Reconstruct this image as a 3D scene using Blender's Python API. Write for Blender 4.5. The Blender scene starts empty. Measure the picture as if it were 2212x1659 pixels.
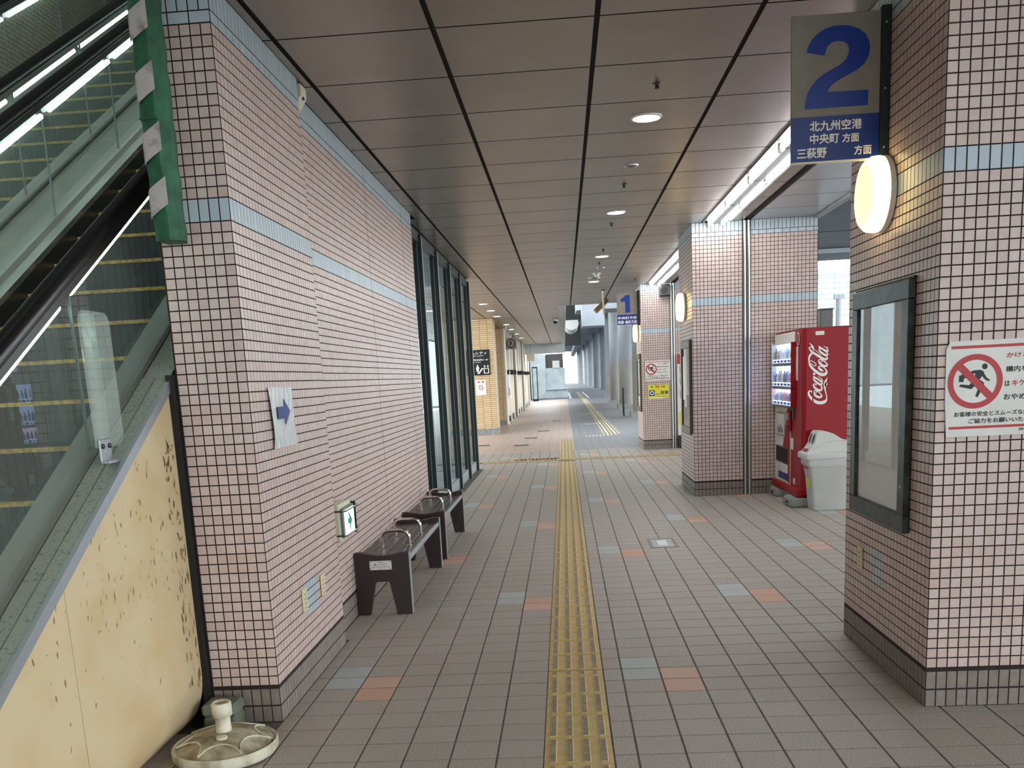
import bpy, math, random
from mathutils import Matrix, Vector

random.seed(7)
SC = bpy.context.scene
COL = SC.collection

# ------------------------------------------------------------------ camera
YAW, PITCH, ROLL, FPX, PPY = 0.0635636, -0.1941707, -0.0521127, 2044.0, 1219.8
CAM = Vector((0.0, 0.0, 1.70))
_f = Vector((-math.sin(YAW) * math.cos(PITCH), math.cos(YAW) * math.cos(PITCH), math.sin(PITCH)))
_r0 = Vector((math.cos(YAW), math.sin(YAW), 0.0))
_u0 = _r0.cross(_f)
_r = _r0 * math.cos(ROLL) + _u0 * math.sin(ROLL)
_u = _u0 * math.cos(ROLL) - _r0 * math.sin(ROLL)
cd = bpy.data.cameras.new('camera')
cd.sensor_width = 36.0
cd.sensor_fit = 'HORIZONTAL'
cd.lens = FPX * 36.0 / 2212.0
cd.shift_y = (PPY - 829.5) / 2212.0
cd.clip_start = 0.05
cd.clip_end = 1500
cam = bpy.data.objects.new('camera', cd)
COL.objects.link(cam)
cam.matrix_world = Matrix(((_r.x, _u.x, -_f.x, CAM.x), (_r.y, _u.y, -_f.y, CAM.y), (_r.z, _u.z, -_f.z, CAM.z), (0, 0, 0, 1)))
SC.camera = cam

def project(p):
    d = Vector(p) - CAM
    w = d.dot(_f)
    if w < 0.1:
        return None
    return (1106 + FPX * d.dot(_r) / w, PPY - FPX * d.dot(_u) / w, w)

# ------------------------------------------------------------------ world, view
W = bpy.data.worlds.new('overcast_sky')
SC.world = W
W.use_nodes = True
nt = W.node_tree
bg = nt.nodes['Background']
bg.inputs['Strength'].default_value = 3.7
tc = nt.nodes.new('ShaderNodeTexCoord')
nz = nt.nodes.new('ShaderNodeTexNoise')
nz.inputs['Scale'].default_value = 2.0
rp = nt.nodes.new('ShaderNodeValToRGB')
rp.color_ramp.elements[0].position = 0.35
rp.color_ramp.elements[0].color = (0.70, 0.83, 0.92, 1)
rp.color_ramp.elements[1].position = 0.65
rp.color_ramp.elements[1].color = (0.95, 0.97, 0.98, 1)
nt.links.new(tc.outputs['Generated'], nz.inputs['Vector'])
nt.links.new(nz.outputs['Fac'], rp.inputs['Fac'])
nt.links.new(rp.outputs['Color'], bg.inputs['Color'])
SC.view_settings.view_transform = 'Standard'
SC.view_settings.look = 'None'
SC.view_settings.gamma = 1.0
SC.view_settings.exposure = 0.8
SC.view_settings.use_curve_mapping = False

# ------------------------------------------------------------------ materials
def lin(c):
    if isinstance(c, str):
        c = tuple(int(c[i:i + 2], 16) / 255.0 for i in (0, 2, 4))
        return tuple(x / 12.92 if x <= 0.04045 else ((x + 0.055) / 1.055) ** 2.4 for x in c)
    return c

MATS = {}
def mat(name, color, rough=0.6, metal=0.0, emit=None, estr=0.0, var=0.0, var_scale=8.0, stretch=None,
        bump=0.0, bump_scale=60.0, color2=None, spec=0.5, isl=0.0, lo=0.4, hi=0.62, rvar=0.0):
    m = bpy.data.materials.new(name)
    m.use_nodes = True
    t = m.node_tree
    b = t.nodes['Principled BSDF']
    c = lin(color)
    b.inputs['Base Color'].default_value = (*c, 1)
    b.inputs['Roughness'].default_value = rough
    b.inputs['Metallic'].default_value = metal
    b.inputs['Specular IOR Level'].default_value = spec
    if emit is not None:
        b.inputs['Emission Color'].default_value = (*lin(emit), 1)
        b.inputs['Emission Strength'].default_value = estr
    vec = None
    def coords():
        nonlocal vec
        if vec is None:
            tc = t.nodes.new('ShaderNodeNewGeometry')
            mp = t.nodes.new('ShaderNodeMapping')
            t.links.new(tc.outputs['Position'], mp.inputs['Vector'])
            if stretch:
                mp.inputs['Scale'].default_value = stretch
            vec = mp.outputs['Vector']
        return vec
    col_out = None
    if var > 0 or color2 is not None:
        n = t.nodes.new('ShaderNodeTexNoise')
        n.inputs['Scale'].default_value = var_scale
        n.inputs['Detail'].default_value = 5
        t.links.new(coords(), n.inputs['Vector'])
        r = t.nodes.new('ShaderNodeValToRGB')
        r.color_ramp.elements[0].position = lo
        r.color_ramp.elements[1].position = hi
        if color2 is not None:
            r.color_ramp.elements[0].color = (*lin(color2), 1)
            r.color_ramp.elements[1].color = (*c, 1)
        else:
            r.color_ramp.elements[0].color = (*[x * (1 - var) for x in c], 1)
            r.color_ramp.elements[1].color = (*[min(1, x * (1 + var)) for x in c], 1)
        t.links.new(n.outputs['Fac'], r.inputs['Fac'])
        col_out = r.outputs['Color']
    if isl > 0:
        g = t.nodes.new('ShaderNodeNewGeometry')
        oi = t.nodes.new('ShaderNodeObjectInfo')
        ad = t.nodes.new('ShaderNodeMath'); ad.operation = 'ADD'
        t.links.new(g.outputs['Random Per Island'], ad.inputs[0])
        t.links.new(oi.outputs['Random'], ad.inputs[1])
        fr = t.nodes.new('ShaderNodeMath'); fr.operation = 'FRACT'
        t.links.new(ad.outputs[0], fr.inputs[0])
        mr = t.nodes.new('ShaderNodeMapRange')
        mr.inputs['To Min'].default_value = 1 - isl
        mr.inputs['To Max'].default_value = 1 + isl
        t.links.new(fr.outputs[0], mr.inputs['Value'])
        hs = t.nodes.new('ShaderNodeHueSaturation')
        t.links.new(mr.outputs['Result'], hs.inputs['Value'])
        sat = t.nodes.new('ShaderNodeMapRange')
        sat.inputs['To Min'].default_value = 1 + isl * 2.2
        sat.inputs['To Max'].default_value = 1 - isl * 2.2
        t.links.new(fr.outputs[0], sat.inputs['Value'])
        t.links.new(sat.outputs['Result'], hs.inputs['Saturation'])
        if col_out is not None:
            t.links.new(col_out, hs.inputs['Color'])
        else:
            hs.inputs['Color'].default_value = (*c, 1)
        col_out = hs.outputs['Color']
    if col_out is not None:
        t.links.new(col_out, b.inputs['Base Color'])
    if rvar > 0:
        n = t.nodes.new('ShaderNodeTexNoise')
        n.inputs['Scale'].default_value = 3.0
        t.links.new(coords(), n.inputs['Vector'])
        mr = t.nodes.new('ShaderNodeMapRange')
        mr.inputs['To Min'].default_value = max(0, rough - rvar)
        mr.inputs['To Max'].default_value = rough + rvar
        t.links.new(n.outputs['Fac'], mr.inputs['Value'])
        t.links.new(mr.outputs['Result'], b.inputs['Roughness'])
    if bump > 0:
        n = t.nodes.new('ShaderNodeTexNoise')
        n.inputs['Scale'].default_value = bump_scale
        n.inputs['Detail'].default_value = 3
        t.links.new(coords(), n.inputs['Vector'])
        bp = t.nodes.new('ShaderNodeBump')
        bp.inputs['Strength'].default_value = bump
        bp.inputs['Distance'].default_value = 0.01
        t.links.new(n.outputs['Fac'], bp.inputs['Height'])
        t.links.new(bp.outputs['Normal'], b.inputs['Normal'])
    MATS[name] = m
    return m

def glass(name, tint=(0.9, 0.95, 0.93), ior=1.5, rough=0.0, haze=0.0, haze_col=(0.7, 0.8, 0.75)):
    m = bpy.data.materials.new(name)
    m.use_nodes = True
    t = m.node_tree
    t.nodes.remove(t.nodes['Principled BSDF'])
    out = t.nodes['Material Output']
    tr = t.nodes.new('ShaderNodeBsdfTransparent')
    tr.inputs['Color'].default_value = (*tint, 1)
    gl = t.nodes.new('ShaderNodeBsdfGlossy')
    gl.inputs['Roughness'].default_value = rough
    fr = t.nodes.new('ShaderNodeFresnel')
    fr.inputs['IOR'].default_value = ior
    mx = t.nodes.new('ShaderNodeMixShader')
    ge = t.nodes.new('ShaderNodeNewGeometry')
    iv = t.nodes.new('ShaderNodeMath'); iv.operation = 'SUBTRACT'; iv.inputs[0].default_value = 1.0
    t.links.new(ge.outputs['Backfacing'], iv.inputs[1])
    ml = t.nodes.new('ShaderNodeMath'); ml.operation = 'MULTIPLY'
    t.links.new(fr.outputs['Fac'], ml.inputs[0]); t.links.new(iv.outputs[0], ml.inputs[1])
    t.links.new(ml.outputs[0], mx.inputs['Fac'])
    t.links.new(tr.outputs[0], mx.inputs[1])
    t.links.new(gl.outputs[0], mx.inputs[2])
    last = mx
    if haze > 0:
        df = t.nodes.new('ShaderNodeBsdfDiffuse')
        df.inputs['Color'].default_value = (*haze_col, 1)
        m2 = t.nodes.new('ShaderNodeMixShader')
        m2.inputs['Fac'].default_value = haze
        t.links.new(mx.outputs[0], m2.inputs[1])
        t.links.new(df.outputs[0], m2.inputs[2])
        last = m2
    t.links.new(last.outputs[0], out.inputs['Surface'])
    MATS[name] = m
    return m

def brick_mat(name, c1, c2, mortar, bw, bh, mort, rough=0.5, axes='XZ', freq=2, offset=0.5, bump=0.4):
    m = bpy.data.materials.new(name)
    m.use_nodes = True
    t = m.node_tree
    b = t.nodes['Principled BSDF']
    b.inputs['Roughness'].default_value = rough
    g = t.nodes.new('ShaderNodeNewGeometry')
    sp = t.nodes.new('ShaderNodeSeparateXYZ')
    cb = t.nodes.new('ShaderNodeCombineXYZ')
    t.links.new(g.outputs['Position'], sp.inputs[0])
    if axes == 'WZ':      # any vertical face: x+y along the wall
        ad = t.nodes.new('ShaderNodeMath'); ad.operation = 'ADD'
        t.links.new(sp.outputs['X'], ad.inputs[0]); t.links.new(sp.outputs['Y'], ad.inputs[1])
        t.links.new(ad.outputs[0], cb.inputs['X']); t.links.new(sp.outputs['Z'], cb.inputs['Y'])
    else:
        t.links.new(sp.outputs[axes[0]], cb.inputs['X']); t.links.new(sp.outputs[axes[1]], cb.inputs['Y'])
    br = t.nodes.new('ShaderNodeTexBrick')
    br.offset = offset
    br.offset_frequency = freq
    br.inputs['Scale'].default_value = 1.0
    br.inputs['Mortar Size'].default_value = mort
    br.inputs['Brick Width'].default_value = bw
    br.inputs['Row Height'].default_value = bh
    br.inputs['Color1'].default_value = (*lin(c1), 1)
    br.inputs['Color2'].default_value = (*lin(c2), 1)
    br.inputs['Mortar'].default_value = (*lin(mortar), 1)
    t.links.new(cb.outputs[0], br.inputs['Vector'])
    t.links.new(br.outputs['Color'], b.inputs['Base Color'])
    bp = t.nodes.new('ShaderNodeBump')
    bp.inputs['Strength'].default_value = bump
    bp.inputs['Distance'].default_value = 0.004
    bp.invert = True
    t.links.new(br.outputs['Fac'], bp.inputs['Height'])
    t.links.new(bp.outputs['Normal'], b.inputs['Normal'])
    MATS[name] = m
    return m

mat('tile_pink', 'cab4ab', 0.34, isl=0.05, var=0.06, var_scale=30, lo=0.3, hi=0.7)
mat('tile_blue', 'b3c0c6', 0.3, isl=0.05)
mat('tile_base', '82776e', 0.6, isl=0.05, var=0.07, var_scale=25, bump=0.15, bump_scale=120)
mat('grout', '2a1f1b', 0.9)
mat('grout_grey', '665e57', 0.9, var=0.15, var_scale=10)
mat('floor_grey', 'aba298', 0.5, isl=0.03, var=0.26, var_scale=120, bump=0.25, bump_scale=190, lo=0.35, hi=0.65)
mat('floor_orange', 'cda68e', 0.5, isl=0.05, var=0.2, var_scale=190, bump=0.25, bump_scale=190)
mat('floor_blue', 'b6bbb9', 0.5, isl=0.05, var=0.2, var_scale=190, bump=0.25, bump_scale=190)
mat('tactile_yellow', 'ceb378', 0.55, var=0.12, var_scale=14, lo=0.3, hi=0.7)
mat('tactile_worn', '91866e', 0.6, var=0.2, var_scale=30)
mat('tactile_white', 'd9d4b4', 0.6)
mat('ceil_panel', '9c938a', 0.34, metal=0.7, isl=0.025, var=0.04, var_scale=2, rvar=0.05)
mat('ceil_light', 'b9bcc2', 0.3, metal=0.4, isl=0.03)
mat('ceil_void', '1c1613', 0.9)
mat('black', '0d0c0c', 0.6)
mat('dark_frame', '232a2a', 0.45, metal=0.3)
mat('mull_light', '7d8a8a', 0.4, metal=0.5)
mat('case_frame', '40453f', 0.4, metal=0.6, var=0.25, var_scale=12, color2='2b2b24')
mat('case_brown', '5c4d40', 0.5, metal=0.3)
mat('steel', 'c4c5c0', 0.32, metal=1.0, rvar=0.06)
mat('steel_dark', '55534f', 0.35, metal=0.9)
mat('chrome', 'd8d4cc', 0.12, metal=1.0)
mat('zinc', 'a8adb0', 0.45, metal=0.7)
mat('white_paint', 'e4e2da', 0.5)
mat('trough_grey', '5a5d5e', 0.5)
mat('cream_paint', 'd8d2ba', 0.55)
mat('paper', 'e9e7e2', 0.6)
mat('sign_white', 'dcdad2', 0.45, var=0.05, var_scale=6)
mat('sign_grey', '8a8277', 0.5, spec=0.2, var=0.06, var_scale=10)
mat('sign_blue', '16327a', 0.35, spec=0.25)
mat('ink_blue', '0e3288', 0.35, spec=0.25)
mat('ink_red', 'b3282c', 0.45)
mat('ink_black', '111111', 0.5)
mat('ink_white', 'f0ece6', 0.5)
mat('ink_green', '1f9d77', 0.5)
mat('notice_yellow', 'dcd632', 0.5)
mat('plate_yellow', 'd3cca4', 0.5)
mat('coke_red', '960f19', 0.4, spec=0.3)
mat('coke_dark', '7a0c14', 0.4)
mat('bin_grey', 'b9bab4', 0.5, var=0.05, var_scale=4)
mat('bin_lid', 'cfd0ca', 0.45)
mat('bag_film', 'c9cac8', 0.25, bump=0.8, bump_scale=25)
mat('concrete', '8f8f8a', 0.85, var=0.15, var_scale=9, bump=0.3, bump_scale=40)
mat('concrete_pale', 'cdd3d5', 0.8, var=0.1, var_scale=1.5, bump=0.1)
mat('bench_wood', '2b1a17', 0.45, var=0.25, var_scale=10, stretch=(6, 1, 12))
mat('bench_slat', '40362f', 0.4, var=0.15, var_scale=8, stretch=(8, 0.6, 1))
mat('plastic_white', 'd9d4bf', 0.5, color2='a89f82', var_scale=9, lo=0.35, hi=0.55)
mat('plastic_dirty', 'b4ac90', 0.55, color2='776d52', var_scale=12, lo=0.35, hi=0.6, bump=0.2, bump_scale=50)
mat('green_box', '6c7264', 0.6, var=0.1, var_scale=12)
mat('pad_green', '1f5a3c', 0.6, var=0.25, var_scale=12, bump=0.4, bump_scale=14)
mat('pad_white', 'b3aba6', 0.65, color2='7b726c', var_scale=14, lo=0.3, hi=0.5)
mat('clad_beige', 'cfbb95', 0.6, var=0.07, var_scale=3, color2='c6a878', lo=0.25, hi=0.55)
mat('stain_brown', '8a6a38', 0.8, var=0.3, var_scale=30)
mat('deck_green', '969a8d', 0.45, metal=0.2, color2='747a70', var_scale=60, lo=0.34, hi=0.44)
mat('rubber', '141213', 0.3)
mat('step_dark', '23292a', 0.55, metal=0.3, var=0.1, var_scale=40)
mat('step_yellow', '9c8440', 0.6, var=0.3, var_scale=40)
mat('tube_light', 'ffffff', 0.4, emit=(0.96, 0.98, 1.0), estr=24.0)
mat('esc_light', 'ffffff', 0.4, emit=(0.80, 1.0, 0.97), estr=4.5)
mat('lamp_warm', 'fff0c8', 0.4, emit=(1.0, 0.76, 0.34), estr=3.2)
mat('lamp_core', 'fff0c8', 0.4, emit=(1.0, 0.80, 0.34), estr=0.85)
mat('downlight', 'ffffff', 0.4, emit=(1.0, 0.97, 0.9), estr=16.0)
mat('exit_lit', 'ffffff', 0.4, emit=(0.8, 1.0, 0.93), estr=0.75)
mat('vend_lit', 'dfe9ff', 0.4, emit=(0.42, 0.58, 1.0), estr=1.5)
mat('vend_pink', 'dfe9ff', 0.4, emit=(0.8, 0.62, 0.95), estr=1.3)
mat('shop_lit', 'fff2d0', 0.5, emit=(1.0, 0.88, 0.68), estr=0.4)
mat('pillar_blue', '80858a', 0.55, var=0.06, var_scale=1.0, bump=0.05)
mat('pillar_sleeve', '84827e', 0.6, var=0.06, var_scale=1.0)
mat('steel_beam', '8a8f96', 0.5, var=0.08, var_scale=1.0)
mat('asphalt', '5a5c60', 0.85, var=0.1, var_scale=4)
mat('road_line', 'd9d9d4', 0.7)
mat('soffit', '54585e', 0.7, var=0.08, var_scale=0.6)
mat('bus_ground', '767674', 0.85, var=0.1, var_scale=2)
mat('facade', 'cfe0e2', 0.6, var=0.05, var_scale=0.3)
mat('facade_line', '8fa2a8', 0.6)
mat('facade_band', 'a7b4c4', 0.6)
mat('leaf', 'a9c59a', 0.7, var=0.3, var_scale=3)
mat('bronze', '6e5636', 0.4, metal=0.6)
mat('film', 'cfd0ce', 0.15, var=0.05, var_scale=20, bump=1.0, bump_scale=18, stretch=(1, 4, 0.7))
mat('interior_wall', 'b9bfc2', 0.7, var=0.1, var_scale=0.8)
mat('white_panel', 'cfcabc', 0.5)
brick_mat('tile_wall_far', 'b3a594', 'a39684', '4e463c', 0.05, 0.05, 0.004, axes='WZ', offset=0.0)
brick_mat('brick_cream', 'dcc29a', 'd0b184', '7a6248', 0.24, 0.062, 0.006, axes='WZ', offset=0.0)
brick_mat('brick_cream_shaded', 'b8a88e', 'a99a80', '6b5c4a', 0.24, 0.062, 0.006, axes='WZ', offset=0.0)  # darker copy of the cream brick, shade put into its colour
brick_mat('paving_terracotta', 'c4aea0', 'b5a194', '8a7a6e', 0.43, 0.215, 0.01, axes='XY', rough=0.42)
brick_mat('paving_grey', '8c8c8e', '838385', '6c6c6c', 0.215, 0.215, 0.008, axes='XY', rough=0.4, offset=0.0)
glass('glass_clear', (0.985, 0.99, 0.99))
glass('glass_green', (0.955, 0.975, 0.96), haze=0.05, haze_col=(0.62, 0.72, 0.64))  # veil of reflections painted in as a pale greenish haze
glass('glass_window', (0.90, 0.94, 0.95), ior=1.8)
glass('acrylic', (0.95, 0.97, 0.96), haze=0.16, haze_col=(0.72, 0.82, 0.76), rough=0.05)

# ------------------------------------------------------------------ helpers
ORG = {}
class MB:
    def __init__(self):
        self.v = []; self.f = []; self.m = []; self.slots = None
    def add(self, verts, faces, mi=0):
        k = len(self.v)
        self.v += [tuple(p) for p in verts]
        self.f += [tuple(k + i for i in f) for f in faces]
        self.m += [mi] * len(faces)
        return self
    def box(self, x0, x1, y0, y1, z0, z1, b=0.0, mi=0):
        if x0 > x1: x0, x1 = x1, x0
        if y0 > y1: y0, y1 = y1, y0
        if z0 > z1: z0, z1 = z1, z0
        if b <= 0:
            v = [(x, y, z) for z in (z0, z1) for x, y in ((x0, y0), (x1, y0), (x1, y1), (x0, y1))]
            return self.add(v, [(0, 3, 2, 1), (4, 5, 6, 7), (0, 1, 5, 4), (1, 2, 6, 5), (2, 3, 7, 6), (3, 0, 4, 7)], mi)
        b = min(b, (x1 - x0) / 2.01, (y1 - y0) / 2.01, (z1 - z0) / 2.01)
        v = []
        for z, e in ((z0, b), (z0 + b, 0), (z1 - b, 0), (z1, b)):
            v += [(x0 + e + b * (1 if e == 0 else 0), y0 + e, z), (x1 - e - b * (1 if e == 0 else 0), y0 + e, z),
                  (x1 - e, y0 + e + b * (1 if e == 0 else 0), z), (x1 - e, y1 - e - b * (1 if e == 0 else 0), z),
                  (x1 - e - b * (1 if e == 0 else 0), y1 - e, z), (x0 + e + b * (1 if e == 0 else 0), y1 - e, z),
                  (x0 + e, y1 - e - b * (1 if e == 0 else 0), z), (x0 + e, y0 + e + b * (1 if e == 0 else 0), z)]
        f = [tuple(reversed(range(8))), tuple(range(24, 32))]
        for r in range(3):
            for i in range(8):
                f.append((r * 8 + i, r * 8 + (i + 1) % 8, r * 8 + 8 + (i + 1) % 8, r * 8 + 8 + i))
        return self.add(v, f, mi)
    def tube(self, pts, r, n=8, closed=False, mi=0):
        P = [Vector(p) for p in pts]
        R = r if isinstance(r, (list, tuple)) else [r] * len(P)
        v = []; f = []
        T = []
        for i in range(len(P)):
            a = P[i - 1] if (i > 0 or closed) else P[i]
            c = P[(i + 1) % len(P)] if (i < len(P) - 1 or closed) else P[i]
            T.append((c - a).normalized())
        up = Vector((0, 0, 1)) if abs(T[0].z) < 0.9 else Vector((1, 0, 0))
        nrm = (up - T[0] * up.dot(T[0])).normalized()
        for i, p in enumerate(P):
            nrm = (nrm - T[i] * nrm.dot(T[i]))
            nrm = nrm.normalized() if nrm.length > 1e-6 else Vector((1, 0, 0))
            bi = T[i].cross(nrm)
            for k in range(n):
                a = 2 * math.pi * k / n
                v.append(p + (nrm * math.cos(a) + bi * math.sin(a)) * R[i])
        m = len(P)
        for i in range(m if closed else m - 1):
            j = (i + 1) % m
            for k in range(n):
                f.append((i * n + k, i * n + (k + 1) % n, j * n + (k + 1) % n, j * n + k))
        if not closed:
            f.append(tuple(reversed(range(n)))); f.append(tuple((m - 1) * n + k for k in range(n)))
        return self.add(v, f, mi)
    def lathe(self, c, prof, n=32, axis='Z', mi=0):
        v = []; f = []
        c = Vector(c)
        for r, h in prof:
            for k in range(n):
                a = 2 * math.pi * k / n
                x, y = r * math.cos(a), r * math.sin(a)
                v.append(c + {'Z': Vector((x, y, h)), 'X': Vector((h, x, y)), 'Y': Vector((x, h, y))}[axis])
        for i in range(len(prof) - 1):
            for k in range(n):
                f.append((i * n + k, i * n + (k + 1) % n, (i + 1) * n + (k + 1) % n, (i + 1) * n + k))
        f.append(tuple(reversed(range(n))))
        f.append(tuple((len(prof) - 1) * n + k for k in range(n)))
        return self.add(v, f, mi)
    def prism(self, poly, fn, t0, t1, mi=0):
        """poly: 2-D outline; fn(u, v, t) -> 3-D; extruded t0..t1"""
        n = len(poly)
        v = [fn(a, b, t0) for a, b in poly] + [fn(a, b, t1) for a, b in poly]
        f = [tuple(reversed(range(n))), tuple(range(n, 2 * n))]
        for i in range(n):
            j = (i + 1) % n
            f.append((i, j, n + j, n + i))
        return self.add(v, f, mi)
    def build(self, name, m, parent=None, smooth=False, loc=None):
        o0 = Vector(ORG.get(parent.name, (0, 0, 0))) if parent else Vector(loc or (0, 0, 0))
        me = bpy.data.meshes.new(name)
        me.from_pydata([(p[0] - o0.x, p[1] - o0.y, p[2] - o0.z) for p in self.v], [], self.f)
        for mm in (m if isinstance(m, (list, tuple)) else [m]):
            me.materials.append(MATS[mm])
        if isinstance(m, (list, tuple)):
            me.polygons.foreach_set('material_index', self.m)
        if smooth:
            me.polygons.foreach_set('use_smooth', [True] * len(me.polygons))
        me.validate()
        me.update()
        o = bpy.data.objects.new(name, me)
        COL.objects.link(o)
        if parent:
            o.parent = parent
            ORG[o.name] = tuple(o0)
        else:
            o.location = o0
            ORG[o.name] = tuple(o0)
        if smooth:
            auto_smooth(o)
        return o

def auto_smooth(o, ang=40):
    me = o.data
    me.set_sharp_from_angle(angle=math.radians(ang))

def tag(o, label=None, cat=None, group=None, kind=None):
    if label: o['label'] = label
    if cat: o['category'] = cat
    if group: o['group'] = group
    if kind: o['kind'] = kind
    return o

def thing(name, loc, label, cat, group=None, kind=None):
    o = bpy.data.objects.new(name, None)
    o.empty_display_size = 0.1
    COL.objects.link(o)
    o.location = loc
    ORG[o.name] = tuple(loc)
    return tag(o, label, cat, group, kind)

def fbox(name, m, parent, *a, b=0.0):
    return MB().box(*a, b=b).build(name, m, parent)

_tcache = {}
def text(name, body, m, parent, o, ux, uz, height=None, width=None, n=None, bold=0.0, align='L', lift=0.0015, res=2, shear=0.0):
    """flat lettering: o = lower left (L) or lower centre (C) in the world, ux/uz directions, n = out of the surface"""
    c = bpy.data.curves.new('lettering', 'FONT')
    c.body = body
    c.resolution_u = res
    c.shear = shear
    ob = bpy.data.objects.new('lettering', c)
    me = bpy.data.meshes.new_from_object(ob)
    bpy.data.objects.remove(ob)
    xs = [v.co.x for v in me.vertices]; ys = [v.co.y for v in me.vertices]
    if not xs:
        return None
    x0, x1, y0, y1 = min(xs), max(xs), min(ys), max(ys)
    sy = height / (y1 - y0) if height else None
    sx = width / (x1 - x0) if width else sy
    if sy is None: sy = sx
    ux, uz, n = Vector(ux), Vector(uz), Vector(n)
    o = Vector(o) + n * lift
    off = (x1 - x0) * sx / 2 if align == 'C' else 0
    o0 = Vector(ORG.get(parent.name, (0, 0, 0)))
    base = [((v.co.x - x0) * sx - off, (v.co.y - y0) * sy) for v in me.vertices]
    polys = [tuple(p.vertices) for p in me.polygons]
    bpy.data.meshes.remove(me)
    d = bold * (height or (y1 - y0) * sy) * 1.5
    V = []; F = []
    for k, (p, q) in enumerate(((0, 0), (d, 0), (-d, 0), (0, d), (0, -d)) if d else ((0, 0),)):
        n0 = len(V)
        V += [tuple(o + ux * (a_ + p) + uz * (b_ + q) + n * (0.00004 * k) - o0) for a_, b_ in base]
        F += [tuple(n0 + i for i in f) for f in polys]
    me = bpy.data.meshes.new(name)
    me.from_pydata(V, [], F)
    me.materials.clear()
    me.materials.append(MATS[m])
    me.name = name
    q = bpy.data.objects.new(name, me)
    COL.objects.link(q)
    q.parent = parent
    ORG[q.name] = tuple(o0)
    return q

def flat(name, m, parent, poly, o, ux, uz, n, lift=0.001, thick=0.0008):
    o, ux, uz, n = Vector(o), Vector(ux), Vector(uz), Vector(n)
    return MB().prism(poly, lambda a, b, t: o + ux * a + uz * b + n * t, lift, lift + thick).build(name, m, parent)

def ring(cx, cy, r0, r1, n=40):
    return [(cx + r1 * math.cos(2 * math.pi * i / n), cy + r1 * math.sin(2 * math.pi * i / n)) for i in range(n + 1)] + \
           [(cx + r0 * math.cos(2 * math.pi * i / n), cy + r0 * math.sin(2 * math.pi * i / n)) for i in range(n, -1, -1)]

def disc(cx, cy, r, n=28, ry=None):
    ry = ry or r
    return [(cx + r * math.cos(2 * math.pi * i / n), cy + ry * math.sin(2 * math.pi * i / n)) for i in range(n)]

def ringmesh(name, m, parent, cx, cy, r0, r1, o, ux, uz, nrm, lift=0.001, n=40):
    o, ux, uz, nrm = Vector(o), Vector(ux), Vector(uz), Vector(nrm)
    v = []; f = []
    for i in range(n):
        a = 2 * math.pi * i / n
        for r in (r0, r1):
            v.append(o + ux * (cx + r * math.cos(a)) + uz * (cy + r * math.sin(a)) + nrm * lift)
    for i in range(n):
        j = (i + 1) % n
        f.append((2 * i, 2 * i + 1, 2 * j + 1, 2 * j))
    return MB().add(v, f).build(name, m, parent)

def catmull(pts, k=6):
    out = []
    n = len(pts)
    for i in range(n - 1):
        p0, p1, p2, p3 = pts[max(i - 1, 0)], pts[i], pts[i + 1], pts[min(i + 2, n - 1)]
        for s in range(k):
            t = s / k
            out.append(tuple(0.5 * ((2 * b) + (-a + c) * t + (2 * a - 5 * b + 4 * c - d) * t * t + (-a + 3 * b - 3 * c + d) * t ** 3)
                             for a, b, c, d in zip(p0, p1, p2, p3)))
    out.append(tuple(pts[-1]))
    return out

X, Y, Z = Vector((1, 0, 0)), Vector((0, 1, 0)), Vector((0, 0, 1))
ORD = ['nearest', 'second nearest', 'third nearest', 'fourth nearest', 'fifth nearest', 'sixth nearest', 'seventh nearest', 'eighth nearest', 'ninth nearest', 'tenth nearest', 'eleventh nearest', 'twelfth nearest']

# ------------------------------------------------------------------ tiles
TILE_M = {}
def tile_mesh(u, w, n, a, h, kind, t=0.004, edge=None):
    key = (tuple(u), tuple(w), tuple(n), round(a, 4), round(h, 4), kind, t, edge)
    if key in TILE_M: return TILE_M[key]
    v, f = tile_geo(Vector((0, 0, 0)), u, w, n, a, h, t)
    me = bpy.data.meshes.new('tile')
    me.from_pydata([tuple(p) for p in v], [], f)
    me.materials.append(MATS[kind])
    if edge:
        me.materials.append(MATS[edge])
        me.polygons.foreach_set('material_index', [0] + [1] * (len(f) - 1))
    me.update()
    TILE_M[key] = me
    return me

def tile_geo(c, u, w, n, a, h, t):
    v = []
    e = min(0.0012, t * 0.4)
    for d, s in ((0, 0), (t - e, 0), (t, e)):
        for p, q in ((-1, -1), (1, -1), (1, 1), (-1, 1)):
            v.append(c + u * (p * (a / 2 - s)) + w * (q * (h / 2 - s)) + n * d)
    f = [(8, 9, 10, 11)]
    for r in (0, 4):
        for i in range(4):
            j = (i + 1) % 4
            f.append((r + i, r + j, r + 4 + j, r + 4 + i))
    if u.cross(w).dot(n) < 0:
        f = [tuple(reversed(q)) for q in f]
    return v, f

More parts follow.
